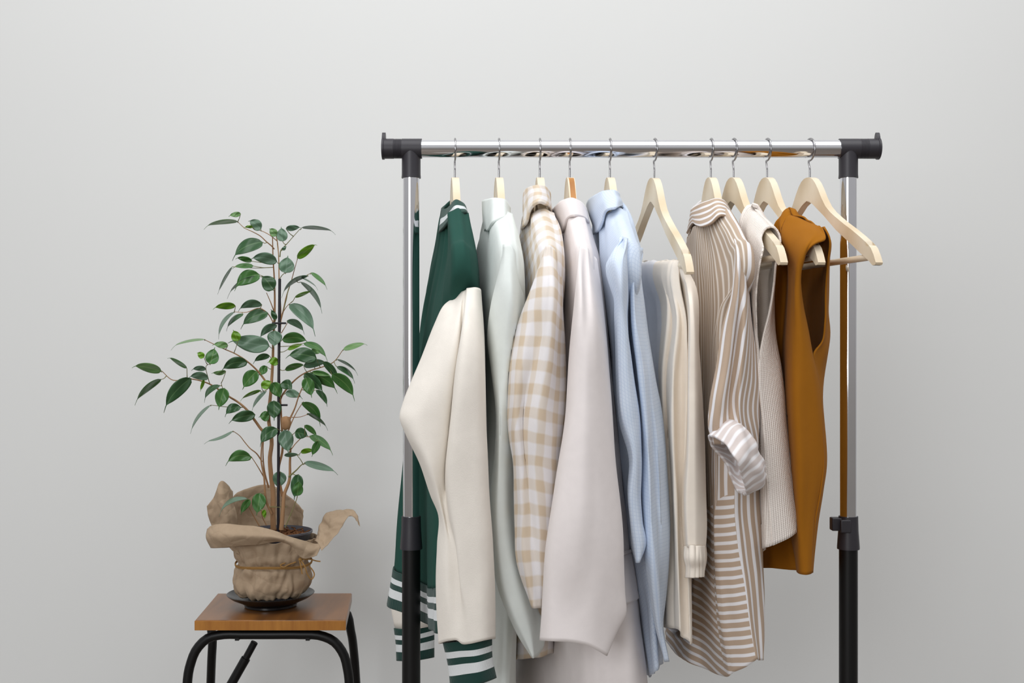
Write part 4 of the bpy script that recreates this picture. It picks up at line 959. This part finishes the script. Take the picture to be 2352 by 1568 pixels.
br([(630, 745), (615, 720), (598, 708), (565, 717), (538, 716)], .0013, .0006, (.45, .42), 'b')
br([(646, 765), (658, 745), (662, 738)], .0010, .0006, (.44, .43), 'b')
br([(640, 645), (648, 632), (655, 626)], .0010, .0007, (.45, .44), 'g')
br([(482, 882), (478, 868), (474, 840), (482, 835)], .0009, .0006, (.40, .38), 'g')
br([(530, 913), (515, 900), (508, 880)], .0009, .0006, (.42, .40), 'b')
br([(560, 935), (530, 935), (485, 930)], .0009, .0006, (.44, .41), 'g')
br([(627, 880), (612, 895), (600, 900)], .0010, .0006, (.45, .43), 'g')
for q, r0, r1, kd in BR:
    n = max(12, len(q)*5); pts = smooth_pts(q, n)
    rs = [r0+(r1-r0)*(i/(n-1))**.8 for i in range(n)]
    bm = bmesh.new(); tube(bm, pts, rs, 10 if kd == 't' else 7)
    bm_obj({'t': 'stem', 'b': 'branch', 'g': 'twig'}[kd], bm, MT['twig' if kd == 'g' else 'bark'], pl)
ALLB = [(np.array(p), i) for q, r0, r1, kd in BR for i, p in enumerate(smooth_pts(q, max(10, len(q)*4)))]
BP = np.array([p for p, i in ALLB])
bm = bmesh.new(); tube(bm, [pv(639, 1222, .445), pv(640, 900, .447), pv(642.5, 640, .449)], .0030, 12); bm_obj('plant_stake', bm, MT['stake'], pl)
for (x0, x1, y, yy) in ((625, 657, 742, .447), (640, 660, 930, .446)):
    bm = bmesh.new(); tube(bm, [pv(x0, y, yy), pv(x1, y, yy-.004)], .0022, 10); bm_obj('plant_clip', bm, MT['stake'], pl)
bm = bmesh.new(); tube(bm, smooth_pts(c((648, 960, .44), (656, 966, .438), (657, 976, .438), (653, 986, .44)), 12), [.003, .006, .0085, .0098, .0105, .0105, .010, .0098, .009, .0085, .006, .003], 10); bm_obj('tie_clump', bm, MT['bark'], pl)
bm = bmesh.new(); rr_ = [P(627, 1163, .452)+np.array([.012+.0185*math.cos(a), .006*math.sin(a)-.004, .0]) for a in np.linspace(0, 2*PI, 24)]; tube(bm, rr_, .0006, 6); bm_obj('plant_tie', bm, MT['twig'], pl)

LV = []
for t_, rowsl in ((A7, """520,142,392,160,50,l,0;490,225,130,275,45,l,20;735,305,600,205,100,g,10;650,285,555,288,28,b,8;900,375,822,290,75,l,0;965,435,948,275,105,g,0;1000,300,1162,282,55,g,0;
1165,290,1525,330,36,g,18;1120,615,1330,450,78,b,6;755,445,430,605,130,d,45;905,650,615,610,110,g,25;960,525,1008,485,34,g,0;997,770,1020,580,150,g,0;
640,645,465,605,52,m,6;655,695,430,705,50,m,10;430,702,275,990,26,g,12;722,790,455,930,140,m,45;720,805,378,1005,38,g,50;862,950,735,790,140,d,12;
1235,800,955,1000,42,g,50;1265,765,1437,922,40,m,16;1155,865,1380,1190,48,g,50;1145,808,1340,930,14,g,14;1095,1028,1285,955,34,b,4;745,1105,490,1160,78,g,40;
465,1118,225,1135,66,b,8;808,1190,520,1332,120,d,35;450,1180,285,1465,36,g,50;548,1203,368,1362,45,d,30;1035,1100,1310,1400,120,g,48;895,1262,840,1150,52,d,0;
905,1322,720,1465,72,g,36;1010,1275,1195,1400,66,g,36;490,1490,440,1368,92,b,0;825,1545,385,1468,165,g,-6;885,1380,872,1560,140,g,0;960,1475,1245,1495,105,m,35"""),
 (A8, """615,145,745,100,32,b,6;740,95,930,222,50,m,35;842,215,600,190,105,d,22;800,150,885,170,40,l,0;1050,145,1240,92,40,l,6;1000,222,1165,330,18,g,16;300,245,92,305,82,d,26;
475,195,345,245,45,d,16;375,315,262,455,100,m,10;450,275,385,350,55,m,0;545,240,458,242,60,b,4;595,305,762,262,44,m,10;742,275,935,245,58,g,12;895,240,1015,400,52,d,16;
1000,278,1142,392,38,d,22;962,340,1140,525,88,m,28;745,335,900,480,78,d,10;790,330,1005,465,88,m,24;808,322,970,355,36,l,6;755,365,805,520,88,m,4;560,415,655,465,74,d,24;
412,440,492,388,62,b,0;492,405,560,530,88,m,8;598,485,732,520,58,g,12;838,462,925,590,40,d,20;728,560,870,742,66,m,42;768,645,930,760,26,d,16;122,447,75,615,96,m,4;
245,592,125,660,66,d,24;362,655,155,705,80,d,10;448,470,335,622,26,g,18;405,465,245,535,25,b,8;475,665,388,668,72,m,0;510,545,510,700,102,d,0;535,765,400,890,90,d,28;
590,775,622,960,108,g,0;672,795,782,820,80,d,6;748,738,850,830,38,m,10;788,820,970,950,56,m,20;862,862,805,982,52,m,4;718,950,830,935,36,b,8;590,972,712,965,30,g,0;
748,1028,1010,1100,52,g,4;332,990,130,1035,82,m,40;560,1100,538,1236,96,g,0;702,1122,665,1320,86,d,0;690,1290,705,1162,74,m,0;302,1310,78,1430,32,g,50;402,1268,372,1440,98,m,0;
322,1320,250,1435,50,m,10;430,1398,436,1470,32,b,0"""),
 (A6, """395,490,100,428,84,l,10;395,570,130,798,58,m,26;692,560,420,865,128,d,30;650,460,455,340,38,m,4;865,560,662,545,72,g,22;840,468,695,470,48,g,10;822,350,750,298,58,b,0;
830,170,490,245,22,l,22;1060,232,905,215,62,l,0;885,418,930,245,122,m,0;1040,490,895,500,42,l,-14;822,572,785,690,30,b,0;980,630,825,782,52,d,42;1108,1088,822,1188,26,g,-24;
885,828,685,1108,28,g,36""")):
    for r in rowsl.replace('\n', '').split(';'):
        a = r.split(','); b0, t0 = t_(float(a[0]), float(a[1])), t_(float(a[2]), float(a[3]))
        k = {'A7': 4.612, 'A8': 3.408, 'A6': 4.357}[t_.__name__]
        LV.append((b0, t0, float(a[4])/k, a[5], float(a[6])/k))
LR = random.Random(11)
PXM = F/(D0+.44)
for (b0, t0, wd, cl_, bulge) in LV:
    L = math.hypot(t0[0]-b0[0], t0[1]-b0[1])
    # nearest branch point gives the leaf its depth
    q = np.array([b0[0], b0[1]])
    pp = np.stack([1176+BP[:, 0]*F/(BP[:, 1]+D0), HY-(BP[:, 2]-CZ)*F/(BP[:, 1]+D0)], axis=1)
    dist = np.hypot(*(pp-q).T)+np.where(pp[:, 1] < q[1]-3, 6, 0)
    j = int(np.argmin(dist)); Yb_ = BP[j, 1]-min(.03, dist[j]/PXM*.4)-LR.uniform(.0, .018)
    wd *= 1.12; Wr = max(wd, min(.46*L, 38))          # the leaf's own width; what is not seen goes into depth
    tilt = math.sqrt(max(0, Wr*Wr-wd*wd))/PXM
    dY = LR.uniform(-.012, .006)
    dx, dy = (t0[0]-b0[0])/L, (t0[1]-b0[1])/L
    nx, ny = -dy, dx
    if ny > 0: nx, ny = -nx, -ny          # upward side
    n = 16; nw = 8; vs, fs, nts = [], [], []
    sgn = 1 if LR.random() < .75 else -1
    for i in range(n+1):
        t = i/n
        mx = b0[0]+dx*L*t+nx*bulge*4*t*(1-t)*.9; my = b0[1]+dy*L*t+ny*bulge*4*t*(1-t)*.9
        if t > .78: my += L*.10*((t-.78)/.22)**2*(1 if abs(dy) < .75 else .2)
        # outline: round base, long drip tip
        if t < .86: hwf = (math.sin(PI*min(1, (t/.86))**.82))**.60 if t > 0 else 0
        else: hwf = 0
        hwf = max(hwf, .07*(1-t)/.14 if t > .8 else 0)
        hwf = max(hwf, .05 if 0 < t < 1 else .02)
        for jx in range(nw+1):
            s = jx/nw*2-1
            X_ = mx+nx*s*hwf*wd/2; Y_ = my+ny*s*hwf*wd/2
            yy = Yb_+dY*t+sgn*(-s)*hwf*tilt/2-abs(s)*hwf*.0025*(1 if wd > 12 else .3)+.002*math.sin(t*9+s*3)*(hwf)
            vs.append(tuple(P(X_, Y_, yy))); nts.append((t, jx/nw))
    for i in range(n):
        for jx in range(nw):
            a = i*(nw+1)+jx; fs.append((a, a+1, a+nw+2, a+nw+1))
    me = bpy.data.meshes.new('leaf'); me.from_pydata(vs, [], fs)
    if sum(p.normal.y for p in me.polygons) > 0: me.flip_normals()
    nleaf = len(me.polygons)
    bm = bmesh.new(); bm.from_mesh(me)
    pb = BP[j]; pe = np.array(P(b0[0], b0[1], Yb_)); lv = len(bm.verts)
    if np.linalg.norm(pb-pe) > .002:
        tube(bm, smooth_pts([pb, (pb+pe)/2+np.array([0, 0, -.002]), pe], 8), [.0009]*3+[.0007]*5, 6)
    bm.to_mesh(me); bm.free()
    uvl = me.uv_layers.new(name='nt')
    for lp in me.loops: uvl.data[lp.index].uv = nts[lp.vertex_index] if lp.vertex_index < lv else (0, 0)
    o = link('leaf', me, [MT['leaf'+cl_], MT['twig']], pl)
    for p in me.polygons: p.material_index = 0 if max(p.vertices) < lv else 1
    so = o.modifiers.new('thick', 'SOLIDIFY'); so.thickness = .0004; so.offset = -1
